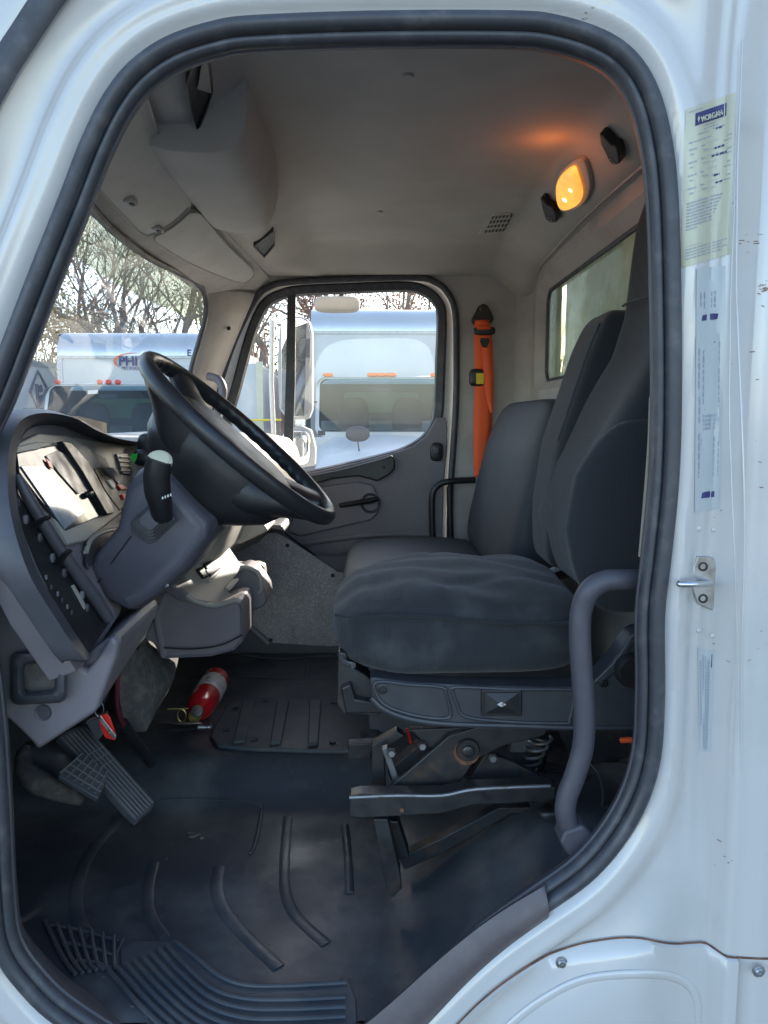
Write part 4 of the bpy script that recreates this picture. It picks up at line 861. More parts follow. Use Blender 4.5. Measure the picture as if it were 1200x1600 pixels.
# pedals
ap = [onfloor(240, 1255, .02)]; 
PPn = np.array([.45, -.25, .86]); PPn /= np.linalg.norm(PPn); PA0 = W(170, 1200, Y=.42)
def PL(pts, l=0): return WL(pts, pl=(PA0+PPn*l, PPn))
m = M(); m.prism(PL([(90, 1150), (112, 1138), (132, 1132), (160, 1160), (242, 1252), (238, 1262), (214, 1282), (200, 1270), (130, 1190)]), -PPn*.018); acc = part('accelerator_pedal', m, 'dusty_rubber', bevel=.003)
for k in range(7):
    a = (97+k*6.0, 1152-k*2.6); b = (212+k*4.5, 1278-k*3.8); part('pedal_rib', M().tube(PL([a, b], .0005), .0018, 6), 'worn_rubber', acc)
for t in (.28, .36, .44): part('pedal_rib', M().tube(PL([(90+t*125, 1150+t*130), (132+t*108, 1132+t*120)], .0005), .0016, 6), 'worn_rubber', acc)
m = M(); m.prism(PL([(128, 1176), (168, 1204), (166, 1222), (154, 1247), (146, 1244), (92, 1212), (94, 1204)], .012), -PPn*.012); br = part('brake_pedal', m, 'dusty_rubber', bevel=.003)
for k in range(1, 4): part('pedal_rib', M().tube(PL([(128-k*9, 1176+k*9), (168-k*3.5, 1204+k*11)], .013), .0020, 6), 'worn_rubber', br)
for k in range(0, 6): part('pedal_rib', M().tube(PL([(128+k*8, 1177+k*5.4), (94+k*11, 1208+k*6.2)], .013), .0020, 6), 'worn_rubber', br)
part('pedal_arm', M().tube(WY([(120, 1190, .45), (128, 1130, .55), (150, 1060, .62)]), .012, 8, flat=.6), 'steel_dark', br)
m = M(); m.prism(WL([(132, 1128), (160, 1120), (160, 1150), (150, 1160)], Y=.44), (0, .04, 0)); part('pedal_bracket', m, 'dark_plastic', acc, bevel=.004)
# curved duct at the floor, far left
part('floor_duct', M().tube(cr(WY([(40, 1170, .5), (38, 1200, .45), (60, 1222, .42), (95, 1238, .42), (125, 1250, .45)]), 6), [.012, .02, .026, .02, .012], 12), 'carpet')
m = M(); m.pill(W(75, 1188, Y=.52), (.07, .04, .045), 3); part('duct_body', m, 'dark_plastic')

# ================================================================= driver seat
def XF(h): return interp(h, [-.36, -.30, -.16, -.05, .087, .2, .25], [.365, .37, .375, .395, .435, .495, .55])
def bol(h): return interp(h, [-.33, -.28, -.22, -.16, -.10, -.04, .05, .12, .18], [.01, .03, .06, .075, .078, .062, .026, .006, 0])
HB = [-.36, -.30, -.22, -.10, .022, .136, .218, .40, .458, .50]
XB = [.40, .392, .386, .409, .462, .518, .533, .548, .562, .585]
YB = [.77, .76, .745, .70, .64, .58, .545, .54, .535, .52]
def bfn(a, b, c):
    h = -.36+(c+1)/2*.865; xf = interp(h, HB, XB); yf = interp(h, HB, YB); yn = interp(h, [-.36, 0, .2, .5], [.25, .255, .29, .32])
    y = (yf+yn)/2+b*(yf-yn)/2; xf -= .022*sst(-b, .2, .9)*sst(-h, -.1, .1)-.012*(1-b*b)
    return np.array([(xf+.60)/2+a*(.60-xf)/2, y, h])
seat = part('driver_seat', M().rbox(bfn, 6, 40), 'seat_fabric', sharp=80)
def wfn(a, b, c):
    h = -.35+(c+1)/2*.597; xf = interp(h, [-.35, -.2, -.057, .024, .154, .2275, .25], [.40, .40, .42, .445, .4855, .515, .53])
    return np.array([(xf+.60)/2+a*(.60-xf)/2, .70+b*.105, h])
part('backrest_wing', M().rbox(wfn, 9, 24), 'seat_fabric', seat, sharp=80)
# cushion
def cfn(a, b, c):
    x = -.068+(a+1)/2*.49; top = -.352+.018*(1-b*b)*(1-a*a)+.018*sst(a, -1, -.3)-.02*sst(-a, .75, 1.0)+.004*math.sin(a*7+b*4)+.003*math.sin(b*13+a*5)-.007*math.exp(-((a+.70+.12*b)/.06)**2)-.005*math.exp(-((a-.25*b*b+.25)/.05)**2)*abs(b)-.005*math.exp(-((b+.55-.3*a)/.07)**2)*sst(a, -.6, .2); bot = interp(x, [-.085, -.04, .05, .4], [-.45, -.485, -.50, -.495])
    y = .515+b*.262; xx = x+(.022*(1-b*b)*-1 if a < -.6 else 0)
    return np.array([xx, y, bot+(c+1)/2*(top-bot)])
part('seat_cushion', M().rbox(cfn, 5, 30), 'seat_top', seat, sharp=80)
def cedge(t, dz=0): x = -.075+t*.47; return np.array([x, .2475+(.04*(1-t*8)**2 if t < .125 else 0), -.372+.008*math.sin(t*6)+dz])
part('cushion_piping', M().tube([cedge(t) for t in np.linspace(.0, 1, 30)], .003, 8), 'seat_fabric', seat)
pipe = cr(WY([(1016, 662, .262), (985, 705, .248), (966, 745, .243), (956, 790, .243), (958, 840, .245), (975, 890, .25)]), 5); part('bolster_piping', M().tube(pipe, .004, 8), 'bench_vinyl', seat)
def b2fn(a, b, c):
    h = -.36+(c+1)/2*.36; x0 = interp(h, [-.36, -.2, -.1, 0], [.385, .355, .37, .42]); return np.array([(x0+.6)/2+a*(.6-x0)/2, .262+b*.026, h])
part('shoulder_piping', M().tube(cr([np.array([interp(h, [-.057, .024, .154, .2275], [.42, .445, .4855, .515])-.001, .62, h]) for h in np.linspace(-.05, .215, 8)], 3), .003, 8), 'bench_vinyl', seat)
part('side_bolster', M().rbox(b2fn, 4, 14), 'seat_fabric', seat, sharp=80)
# moulded seat base cover
bp = [(578, 1062), (582, 1058), (640, 1066), (760, 1072), (890, 1074), (930, 1062), (960, 1030), (985, 992), (1000, 985), (1035, 985), (1035, 1136), (900, 1136), (800, 1133), (700, 1130), (640, 1122), (600, 1108), (582, 1090)]
m = M(); m.prism(WL(bp, Y=.235), (0, .05, 0)); sb = part('seat_base_cover', m, 'base_plastic', seat, bevel=.006, seg=3)
def loopt(pts, r=.0035, y=.234, mt='base_plastic', nm='moulded_lip'): part(nm, M().tube(cr(WL(pts, Y=y), 4, True), r, 8, closed=True), mt, sb)
loopt([(588, 1066), (640, 1070), (690, 1074), (697, 1085), (704, 1112), (698, 1122), (660, 1120), (615, 1108), (592, 1092)])
loopt([(712, 1074), (800, 1077), (890, 1078), (896, 1090), (890, 1125), (880, 1130), (800, 1128), (728, 1120), (714, 1100), (708, 1084)])
part('base_flange', M().tube(cr(WL([(580, 1090), (600, 1108), (640, 1123), (700, 1131), (800, 1134), (900, 1137), (990, 1137)], Y=.235), 5), .0055, 8), 'base_plastic', sb)
m = M(); screw(m, W(598, 1077, Y=.234), (0, -1, 0), .0065); part('base_screw', m, 'steel_dark', sb)
m = M(); m.prism(WL([(752, 1078), (816, 1078), (816, 1119), (752, 1119)], Y=.229), (0, .01, 0)); lt = part('adjust_latch', m, 'black_plastic', sb, bevel=.003)
m = M(); q = WL([(758, 1083), (810, 1083), (811, 1115), (757, 1115)], Y=.227); cx = W(784, 1101, Y=.219)
m.add(q+[cx], [(0, 1, 4), (1, 2, 4), (2, 3, 4), (3, 0, 4)]); part('latch_paddle', m, 'wheel_leather', lt, smooth=False)
m = M(); m.prism(WL([(777, 1101), (784, 1097), (791, 1101), (784, 1105)], Y=.217), (0, .002, 0)); part('latch_emblem', m, 'label_white', lt)
part('recline_knob', M().lathe(W(985, 1045, Y=.232), (0, -1, 0), [(.032, 0), (.032, .012), (.026, .022), (.012, .022)], 24), 'black_plastic', sb)
m = M(); screw(m, W(943, 1067, Y=.233), (0, -1, 0), .006); part('base_screw', m, 'black_plastic', sb)
m = M(); m.prism(WL([(962, 1032), (985, 995), (1000, 985), (1000, 1000), (985, 1012), (970, 1045), (940, 1068), (925, 1068)], Y=.231), (0, .01, 0)); part('base_rim', m, 'base_plastic', sb, bevel=.003)
# slide bracket at the seat's front corner
m = M(); m.prism(WL([(528, 1018), (541, 1020), (545, 1040), (572, 1055), (592, 1072), (592, 1120), (536, 1116), (526, 1100)], Y=.30), (0, .05, 0)); part('slide_bracket', m, 'steel_dark', seat, bevel=.004)
m = M(); m.prism(WL([(532, 1075), (548, 1068), (556, 1092), (586, 1096), (600, 1104), (600, 1116), (540, 1116)], Y=.28), (0, .03, 0)); part('slide_cover', m, 'black_plastic', seat, bevel=.005)
part('slide_rod', M().tube(WY([(531, 1022, .31), (540, 1036, .29), (552, 1040, .27)]), .006, 8), 'zinc', seat)
part('buckle_stalk', M().tube(cr(WY([(848, 903, .78), (862, 892, .78), (880, 885, .78)]), 4), .008, 8), 'label_white', seat)
# scissor suspension under it
sus = part('seat_suspension', M().prism(WL([(600, 1237), (690, 1160), (700, 1150), (745, 1136), (860, 1136), (850, 1150), (790, 1165), (742, 1188), (720, 1222), (650, 1240)], Y=.34), (0, .012, 0)), 'steel_dark', seat, bevel=.003)
def bar(pts, y, th=.02, mt='steel_dark', nm='linkage_arm', bev=.003): return part(nm, M().prism(WL(pts, Y=y), (0, th, 0)), mt, seat, bevel=bev)
bar([(735, 1215), (760, 1175), (800, 1190), (870, 1225), (868, 1248), (800, 1228), (745, 1230)], .37)
bar([(546, 1246), (562, 1242), (690, 1241), (740, 1232), (850, 1227), (868, 1230), (868, 1250), (800, 1256), (740, 1258), (690, 1272), (560, 1279), (546, 1276)], .28, .04, nm='slide_rail', mt='steel_dark')
part('rail_lip', M().tube(cr(WL([(546, 1246), (620, 1243), (690, 1243), (745, 1233), (860, 1228)], Y=.282), 4), .004, 8), 'steel_grey', seat)
bar([(580, 1165), (620, 1142), (632, 1150), (600, 1172), (604, 1240), (582, 1240)], .40, .03); bar([(605, 1205), (665, 1155), (678, 1172), (612, 1222)], .42, .04)
bar([(544, 1163), (592, 1160), (592, 1172), (580, 1176), (580, 1186), (544, 1188)], .52, .03)
bar([(640, 1140), (745, 1136), (690, 1168), (672, 1170)], .36, .02)
bar([(583, 1280), (606, 1280), (626, 1366), (628, 1390), (612, 1404), (604, 1396)], .29, .04, nm='floor_leg'); bar([(606, 1282), (622, 1284), (640, 1340), (620, 1345)], .34, .05, nm='floor_leg')
bar([(622, 1341), (690, 1310), (780, 1262), (860, 1262), (860, 1275), (800, 1272), (700, 1330), (632, 1360)], .40, .03)
bar([(800, 1150), (830, 1150), (842, 1175), (820, 1200), (795, 1180)], .45, .03, 'steel_grey'); bar([(870, 1140), (1000, 1140), (1000, 1180), (900, 1200)], .5, .03)
m = M(); m.lathe(W(731, 1172, Y=.335), (0, -1, 0), [(.024, 0), (.022, .003), (.012, .003), (.012, .010), (.009, .012), (.002, .012)], 24); part('pivot_bolt', m, 'steel_dark', seat)
m = M(); m.lathe(W(729, 1176, Y=.3385), (0, -1, 0), [(.027, 0), (.0265, .001), (.02, .0012)], 20); part('pivot_rust', m, 'rust', seat)
m = M(); m.lathe(W(628, 1266, Y=.278), (0, -1, 0), [(.005, 0), (.004, .002)], 12); part('rail_rivet', m, 'rust', seat)
part('air_line', M().tube(cr(WY([(636, 1138, .46), (640, 1152, .46), (644, 1168, .46)]), 4), .003, 8), 'red_plastic', seat)
part('air_line', M().tube(cr(WY([(970, 1157, .35), (985, 1156, .34), (1000, 1160, .34)]), 4), .006, 8), 'orange_web', seat)
part('suspension_hose', M().tube(cr(WY([(760, 1160, .5), (800, 1172, .48), (850, 1190, .5), (900, 1210, .5)]), 4), .004, 8), 'black_plastic', seat)
m = M(); m.pill(W(868, 1270, Y=.32), (.035, .02, .012), 3); m.pill(W(845, 1240, Y=.3), (.02, .02, .014), 3); part('rail_stop', m, 'steel_dark', seat)
m = M(); m.lathe(W(790, 1200, Y=.50), (0, 0, 1), [(.08, -.05), (.09, -.02), (.08, 0), (.09, .03), (.08, .06)], 28); part('air_spring', m, 'black_plastic', seat)

hc = W(812, 1186, Y=.44); part('coil_spring', M().tube([hc+np.array([.022*math.cos(t)+.004*t*.3, .022*math.sin(t), -.05+.0026*t]) for t in np.linspace(0, 38, 190)], .0035, 6), 'steel_grey', seat)
for a, b, r_ in (([(700, 1150, .44), (760, 1195, .40), (840, 1215, .40), (880, 1260, .38)], [0], .0035), ([(650, 1145, .45), (700, 1200, .45), (780, 1222, .44), (860, 1205, .46), (930, 1215, .5)], [0], .005), ([(905, 1180, .4), (935, 1210, .38), (940, 1260, .36), (905, 1285, .34)], [0], .004)): part('cable', M().tube(cr(WY(a), 6), r_, 8), 'black_plastic', seat)
bar([(596, 1170), (606, 1166), (630, 1236), (620, 1240)], .36, .015, 'steel_grey'); bar([(640, 1180), (664, 1160), (700, 1225), (682, 1232)], .46, .02)
for px, py in ((612, 1176), (690, 1226), (770, 1184), (842, 1238), (660, 1165)): m = M(); m.lathe(W(px, py, Y=.352), (0, -1, 0), [(.010, 0), (.010, .004), (.007, .008), (.001, .008)], 6); part('pivot_nut', m, 'zinc', seat)
part('headrest_seam', M().tube(cr(WY([(973, 478, .50), (982, 473, .45), (1000, 467, .38), (1018, 463, .33)]), 4), .0028, 8), 'bench_vinyl', seat)
# ================================================================= bench seat beyond
def bkfn(a, b, c):
    h = -.47+(c+1)/2*.53; xf = interp(h, [-.47, -.1, .05], [.335, .42, .475]); y = 1.40+b*.46
    if b > 0: y -= .03*max(0, c)
    return np.array([(xf+.60)/2+a*(.60-xf)/2, y, h])
bench = part('bench_seat', M().rbox(bkfn, 7, 26), 'bench_vinyl', sharp=80)
def bcfn(a, b, c):
    x = -.10+(a+1)/2*.50; top = -.452+.012*(1-a*a); return np.array([x, 1.38+b*.44, -.60+(c+1)/2*(top+.60)])
part('bench_cushion', M().rbox(bcfn, 6, 20), 'bench_vinyl', bench, sharp=80)
m = M(); m.box(-.02, .58, .98, 1.78, -.92, -.59); part('bench_box', m, 'dark_plastic', bench, bevel=.01)
part('armrest_bar', M().tube(cr(WY([(676, 840, 1.86), (675, 800, 1.86), (676, 772, 1.86), (686, 757, 1.86), (705, 752, 1.86), (742, 750, 1.88)]), 5), .013, 12), 'black_plastic', bench)
part('armrest_bar', M().tube(WY([(702, 760, 1.88), (704, 840, 1.88)]), .012, 12), 'black_plastic', bench)

# ================================================================= entry grab handle beside the seat
hp = cr(WY([(1005, 906, .07), (975, 906, .055), (945, 908, .05), (922, 922, .05), (909, 950, .055), (906, 990, .055), (909, 1050, .055), (913, 1110, .055), (911, 1165, .055), (899, 1210, .055), (886, 1245, .055), (884, 1275, .055), (897, 1315, .06)]), 6)
gh2 = part('entry_grab_handle', M().tube(hp, .0175, 20), 'handle_grey')
m = M(); m.prism(WL([(875, 1318), (882, 1300), (912, 1290), (930, 1306), (925, 1322), (892, 1342)], Y=.035), (0, .05, 0)); part('handle_foot', m, 'handle_grey', gh2, bevel=.006, seg=3)

# ================================================================= exterior mirror on the far side
MY = 2.42
q = WL([(438, 500), (450, 494), (470, 494), (483, 500), (488, 520), (488, 640), (482, 655), (450, 656), (436, 640), (433, 560)], Y=MY); m = M(); m.prism(q, (0, .09, 0)); mir = part('side_mirror', m, 'mirror_shell', bevel=.012, seg=3)
m = M(); c3 = W(527, 476, Y=2.25); m.rbox(lambda a, b, c: c3+np.array([a*.098, b*.04, c*.034+.0]), 4, 10); ld = part('look_down_mirror', m, 'beige_plastic'); part('mirror_bracket', M().tube([c3+np.array([.02, 0, .03]), c3+np.array([.02, -.1, .09])], .01, 8), 'black_plastic', ld)
m = M(); m.prism(WL([(440, 502), (451, 497), (470, 497), (481, 503), (485, 522), (485, 638), (479, 650), (451, 651), (439, 638)], Y=MY-.003), (0, .004, 0)); part('mirror_glass', m, 'mirror', mir, bevel=.001)
q = WL([(450, 668), (470, 665), (486, 672), (493, 700), (492, 728), (440, 735), (436, 700)], Y=MY); m = M(); m.prism(q, (0, .08, 0)); cv = part('convex_mirror', m, 'mirror_shell', bevel=.01, seg=3)
m = M(); cc_ = W(463, 700, Y=MY); m.rbox(lambda a, b, c: cc_+np.array([a*.066, -b*.020, c*.082]), 4, 12); part('mirror_glass', m, 'mirror', cv)
part('mirror_arm', M().tube(WY([(425, 500, MY+.08), (424, 600, MY+.08), (430, 735, MY+.08)]), .012, 10), 'white_plain', mir)
# our own body box behind the cab, seen through the back window
m = M(); m.box(.88, .92, -.2, 2.46, -1.1, 2.2); m.box(.92, 6.5, -.2, 2.46, -.9, 2.2); part('cargo_box', m, 'white_plain', bevel=.01)
m = M(); m.box(-1.9, 6.5, .5, .6, -1.25, -1.1); m.box(-1.9, 6.5, 1.4, 1.5, -1.25, -1.1); part('chassis_rail', m, 'steel_dark')
for x in (-1.35, 4.0):
    for y in (.12, 1.98):
        m = M(); m.lathe((x, y-.14, -1.37), (0, 1, 0), [(.30, 0), (.46, .02), (.48, .08), (.48, .2), (.46, .26), (.3, .28)], 28); wl = part('wheel', m, 'black_plastic'); m = M(); m.lathe((x, y-.15, -1.37), (0, 1, 0), [(.05, 0), (.2, .02), (.29, .0), (.29, .29), (.05, .29)], 24); part('rim', m, 'white_plain', wl)

# ================================================================= loose things
# fire extinguisher
EA = onfloor(338, 1062, .05); EB = onfloor(306, 1116, .05)
ext = thing('fire_extinguisher', onfloor(320, 1090), 'small red fire extinguisher with white label lying on the floor mat beside the riser plate', 'fire extinguisher')
axv = EB-EA; L = np.linalg.norm(axv); axv /= L; er = .043
mk('cylinder', M().lathe(EA-axv*.01, axv, [(.02, .004), (er*.8, 0), (er*.98, .008), (er, .02), (er, L*.72), (er*.93, L*.86), (er*.7, L*.96), (er*.4, L*1.0), (er*.3, L*1.03)], 36), 'red_paint', ext)
lab = mk('paper_label', M().lathe(EA-axv*.01, axv, [(er*1.005, L*.20), (er*1.012, L*.205), (er*1.012, L*.55), (er*1.005, L*.555)], 36), 'label_white', ext)
side_ = np.cross(axv, [0, 0, 1]); side_ /= np.linalg.norm(side_); upv = np.cross(side_, axv); upv = upv if upv[2] > 0 else -upv
m = M(); rnd = random.Random(8)
for k in range(5):
    for j in range(9):
        if rnd.random() < .3: continue
        an = -.9+j*.22; ra = upv*math.cos(an)+side_*math.sin(an); ta = np.cross(axv, ra); c_ = EA-axv*.01+axv*L*(.25+.06*k)+ra*er*1.018
        m.add([c_+ta*.003+axv*.0025, c_-ta*.003+axv*.0025, c_-ta*.003-axv*.0015, c_+ta*.003-axv*.0015], [(0, 1, 2, 3)])
mk('label_print', m, 'ink_grey', lab)
vb = EB+axv*.02
mk('valve', M().lathe(EB-axv*.0, axv, [(.018, 0), (.018, .018), (.012, .02), (.012, .035)], 16), 'brass', ext)
mk('gauge', M().lathe(W(309, 1112, Y=vb[1]-.03), (-.2, -.8, .6), [(.017, 0), (.017, .008), (.014, .009), (.001, .0085)], 20), 'zinc', ext)
ht = onfloor(246, 1132, .055); hb = onfloor(246, 1148, .03); hv = onfloor(318, 1128, .05)
mk('handle', M().tube([onfloor(318, 1134, .045), onfloor(285, 1140, .045), onfloor(246, 1143, .045)], [.011, .012, .010], 8, flat=.5), 'black_plastic', ext)
mk('lever', M().tube([onfloor(312, 1130, .06), onfloor(280, 1131, .075), onfloor(246, 1128, .085)], [.010, .012, .010], 8, flat=.4), 'black_plastic', ext)
mk('nozzle', M().tube([onfloor(310, 1136, .05), onfloor(330, 1136, .05)], .0085, 14), 'chrome', ext)
mk('pull_pin', M().tube([onfloor(262, 1108, .075), onfloor(294, 1107, .075)], .0022, 8), 'brass', ext)
rg = onfloor(284, 1118, .07); mk('pin_ring', M().tube([rg+np.array([.012*math.cos(t), .0, .018*math.sin(t)]) for t in np.linspace(0, 6.28, 20, endpoint=False)], .0018, 6, closed=True), 'brass', ext)
# ignition key with tag
kz = W(152, 1092, Y=.30)
keys = thing('key_bunch', W(163, 1130, Y=.30), 'ignition key on a split ring with a bright red tag hanging under the dash', 'keys')
m = M(); m.prism(WL([(138, 1096), (142, 1078), (152, 1074), (165, 1076), (168, 1086), (160, 1104), (148, 1107), (140, 1103)], Y=.30), (0, .016, 0)); kh = mk('key_head', m, 'black_plastic', keys, bevel=.004)
m = M()
for k in range(4): m.tube(WL([(142+k*5, 1098-k), (146+k*5, 1082-k)], Y=.298), .0011, 6)
mk('grip_ribs', m, 'grey_plastic', kh)
def ringp(cx, cy, rx, ry, y, n=24): return [W(cx+rx*math.cos(t), cy+ry*math.sin(t), Y=y+.004*math.sin(t*1)) for t in np.linspace(0, 2*math.pi, n, endpoint=False)]
mk('split_ring', M().tube(ringp(155, 1108, 7, 11, .295), .0016, 8, closed=True), 'chrome', keys)
m = M(); m.prism(WL([(153, 1119), (167, 1115), (172, 1122), (181, 1148), (179, 1157), (164, 1153), (157, 1138)], Y=.292), (0, .004, 0)); mk('red_tag', m, 'red_plastic', keys, bevel=.0015)
m = M(); m.prism(WL([(152, 1121), (157, 1118), (181, 1150), (181, 1155), (175, 1153)], Y=.285), (0, .003, 0)); mk('key_blade', m, 'chrome', keys, bevel=.0006)
# ================================================================= OUTSIDE
def skm(name, m, mt, **k): return mk(name, m, mt, None, **k)
GZ = -1.85
m = M(); m.grid([[(x, y, GZ) for x in (-300, -30, 0, 30, 300)] for y in (-300, -20, 0, 30, 300)]); o = skm('ground', m, 'asphalt', kind='structure')

def far_truck(cx, Yf, sc, label, boxw, boxtop, boxY, hl=0, lights='amber', text=False, rev=False):
    """truck facing us (-Y). Yf = plane of the windscreen; hl = height of marker lights"""
    t = thing('box_truck', (cx, Yf, GZ), label, 'truck', None)
    def P_(x, y, z): return np.array([cx+x*sc, Yf+y*sc, z])
    hw = 1.02
    z0, z1 = hl-.86*sc, hl
    # cab skin around the glass (roof, pillars, cowl)
    ins = [(a*sc, b) for a, b in rect_pts(-hw+.06, hw-.06, z0, z1-.05*sc, .12, 6)]
    out_ = [(a*sc, b) for a, b in rect_pts(-hw, hw, z0-.08*sc, z1-.015*sc, .16, 6)]
    def yb(a, b=None): return .18*(abs(a)/(hw*sc))**2.4*sc+(.42*max(0, b-z0) if b is not None else 0)      # glass and skin curve back at the sides
    m = M(); m.ring([(cx+a, Yf+yb(a, b), b) for a, b in out_], [(cx+a, Yf+yb(a, b), b) for a, b in ins])
    m.loft([[(cx+a, Yf+yb(a, b), b) for a, b in out_], [(cx+a*1.0, Yf+.62*sc, b+.02) for a, b in out_], [(cx+a*1.03, Yf+1.4*sc, b+.04) for a, b in out_]], caps=False)
    m.prism([P_(-hw, .1, z0-.08*sc), P_(hw, .1, z0-.08*sc), P_(hw, .1, GZ+.5), P_(-hw, .1, GZ+.5)], (0, 1.4*sc, 0))
    cab = mk('cab', m, 'far_white', t, sharp=35)
    mk('windshield', M().grid([[(cx+a, Yf+yb(a, z0+(z1-.05*sc-z0)*k/4)+.01, z0+(z1-.05*sc-z0)*k/4) for a in np.linspace(-(hw-.07)*sc, (hw-.07)*sc, 16)] for k in range(5)]), 'glass_far', t)
    # inside: dark tub, back window, seats
    m = M(); m.ring([(cx+a*.99, Yf+.45*sc, b-.012) for a, b in out_], [(cx+a*.98, Yf+1.3*sc, b) for a, b in out_]); bi = rect_pts(-.62, .62, 0, .33, .06, 5); bi = [(a*sc, z0+.30*sc+b*sc) for a, b in bi]
    m.ring([(cx+a, Yf+1.3*sc, b) for a, b in outer_match(bi, -hw*sc, hw*sc, z0-.1, z1)], [(cx+a, Yf+1.3*sc, b) for a, b in bi]); mk('cab_interior', m, 'far_dark', t)
    mk('rear_glass', M().grid([[(cx-.64*sc, Yf+1.31*sc, z0+.28*sc), (cx+.64*sc, Yf+1.31*sc, z0+.28*sc)], [(cx-.64*sc, Yf+1.31*sc, z0+.66*sc), (cx+.64*sc, Yf+1.31*sc, z0+.66*sc)]]), 'daylight_back', t)  # opaque pane, painted pale green for daylight beyond the cab
    for x in (-.45, .42):
        m = M(); m.pill(P_(x, 1.0, z0+.22), (.25*sc, .1, .34*sc), 3); mk('seat', m, 'far_seat', t)
    m = M(); m.box(cx-hw*sc*.95, cx+hw*sc*.95, Yf+.12*sc, Yf+.5*sc, z0-.06, z0+.02); mk('dash', m, 'far_dark', t)
    for x in (-.2, .55): mk('wiper', M().tube([P_(x-.35, .0, z0+.02), P_(x+.1, -.02, z0+.05*sc)], .008, 6), 'far_dark', t)
    m = M(); m.pill(P_(0, .40, z1-.22*sc), (.14*sc, .02, .045*sc), 4, 4); mk('inside_mirror', m, 'far_dark', t)
    # hood and grille
    def hs(y, w_, zt, zb): return [P_(-w_, y, zb), P_(-w_, y, zt-.22), P_(-w_*.72, y, zt-.03), P_(0, y, zt+.02), P_(w_*.72, y, zt-.03), P_(w_, y, zt-.22), P_(w_, y, zb)]
    m = M(); m.loft([hs(.10, 1.0, z0-.05*sc, GZ+.5), hs(-.5, .98, z0-.16*sc, GZ+.5), hs(-1.1, .92, z0-.36*sc, GZ+.5), hs(-1.25, .86, z0-.52*sc, GZ+.5)]); hood = mk('hood', m, 'far_white', t, bevel=.04, seg=3)
    m = M(); m.box(cx-.42*sc, cx+.42*sc, Yf-1.27*sc, Yf-1.24*sc, GZ+.75, GZ+1.2); gr = mk('grille', m, 'far_dark', t)
    for k in range(5): m = M(); m.box(cx-.40*sc, cx+.40*sc, Yf-1.285*sc, Yf-1.27*sc, GZ+.8+k*.085, GZ+.82+k*.085); mk('grille_bar', m, 'chrome', gr)
    for x in (-.68, .68): m = M(); m.pill(P_(x, -1.2, GZ+.95), (.17, .09, .11), 4, 6); mk('headlight', m, 'glass_far' if 0 else 'chrome', t)
    m = M(); m.box(cx-1.1*sc, cx+1.1*sc, Yf-1.42*sc, Yf-1.28*sc, GZ+.38, GZ+.62); mk('bumper', m, 'chrome', t, bevel=.03)
    for x in (-.95, .95):
        for y in (-.6, 4.2): m = M(); m.lathe(P_(x, y, GZ+.48)-np.array([.14, 0, 0]), (1, 0, 0), [(.3, 0), (.46, .03), (.48, .1), (.48, .2), (.46, .26), (.3, .28)], 20); mk('tyre', m, 'far_dark', t)
    for x in ((-.80, -.14, .0, .14, .80)):
        m = M(); m.pill(P_(x*1.04, .44+.05*abs(x), z1+.012), (.085*sc*(1 if lights == 'amber' else .55), .05, .034*sc*(1 if lights == 'amber' else 1.2)), 2.5, 6); mk('marker_light', m, 'amber' if lights == 'amber' else 'marker_red', t)
    # mirrors on arms
    for s in (-1, 1):
        ar = mk('mirror_arm', M().tube([P_(s*1.0, .3, z0+.45*sc), P_(s*1.24, .15, z0+.45*sc), P_(s*1.25, .15, z0-.2*sc), P_(s*1.0, .3, z0-.2*sc)], .015, 8), 'far_dark', t)
        m = M(); m.pill(P_(s*1.24, .15, z0+.18*sc), (.09*sc, .05, .2*sc), 4, 6); mk('mirror_shell', m, 'chrome', ar)
    # hood mounted round mirror
    c_ = P_(-.35 if not text else .9, -.75, z0-.02); mk('hood_mirror', M().rbox(lambda a, b, d: c_+np.array([a*.17*sc, b*.05, d*.11*sc]), 2.3, 8), 'far_dark', t)
    mk('mirror_stalk', M().tube([c_+np.array([0, 0, -.1*sc]), c_+np.array([.02, -.02, -.22*sc]), c_+np.array([0.0, -.05, -.42*sc])], .012, 6), 'far_dark', t)
    # cargo box with rounded front cap
    bw = boxw/2; r_ = .42; zt = boxtop
    def bs(x): return [(cx+x, boxY+.02, GZ+1.0), (cx+x, boxY+.02, zt-r_)]+[(cx+x, boxY+.02+r_*(1-math.cos(a)), zt-r_+r_*math.sin(a)) for a in np.linspace(.1, math.pi/2, 8)]+[(cx+x, boxY+6.5, zt), (cx+x, boxY+6.5, GZ+1.0)]
    box = mk('cargo_box', M().loft([bs(-bw), bs(bw)]), 'far_white', t, sharp=50)
    m = M(); m.grid([[(cx+x, boxY+.0+r_*(1-math.cos(a))-.012, zt-r_+r_*math.sin(a)+.006) for a in np.linspace(-.05, math.pi/2, 12)] for x in (-bw-.004, -bw*.5, bw*.5, bw+.004)]); mk('nose_cap', m, 'cap_alu', box, sharp=60)
    m = M(); m.box(cx-bw, cx+bw, boxY-.008, boxY+.012, zt-r_-.06, zt-r_-.02); mk('cap_joint', m, 'far_white', box)
    m = M()
    for k in range(17): m.pill((cx-bw+.08+k*(2*bw-.16)/16, boxY-.010, zt-r_-.04), (.014, .008, .014), 3, 2)
    for k in range(14): m.pill((cx+bw-.05, boxY+.012, zt-r_-.2-k*.12), (.012, .008, .012), 3, 2)
    mk('rivets', m, 'zinc', box)
    for s in (-1, 1): m = M(); m.box(cx+s*(bw-.02)-.045, cx+s*(bw-.02)+.045, boxY-.006, boxY+.05, GZ+1.0, zt-r_-.06); mk('corner_post', m, 'label_white' if text else 'far_white', box)
    return t, box
mat('daylight_back', (.16, .24, .12), .6)  # daylight behind the far cabs, put into the colour
def hfrom(px, py, y): return W(px, py, Y=y)
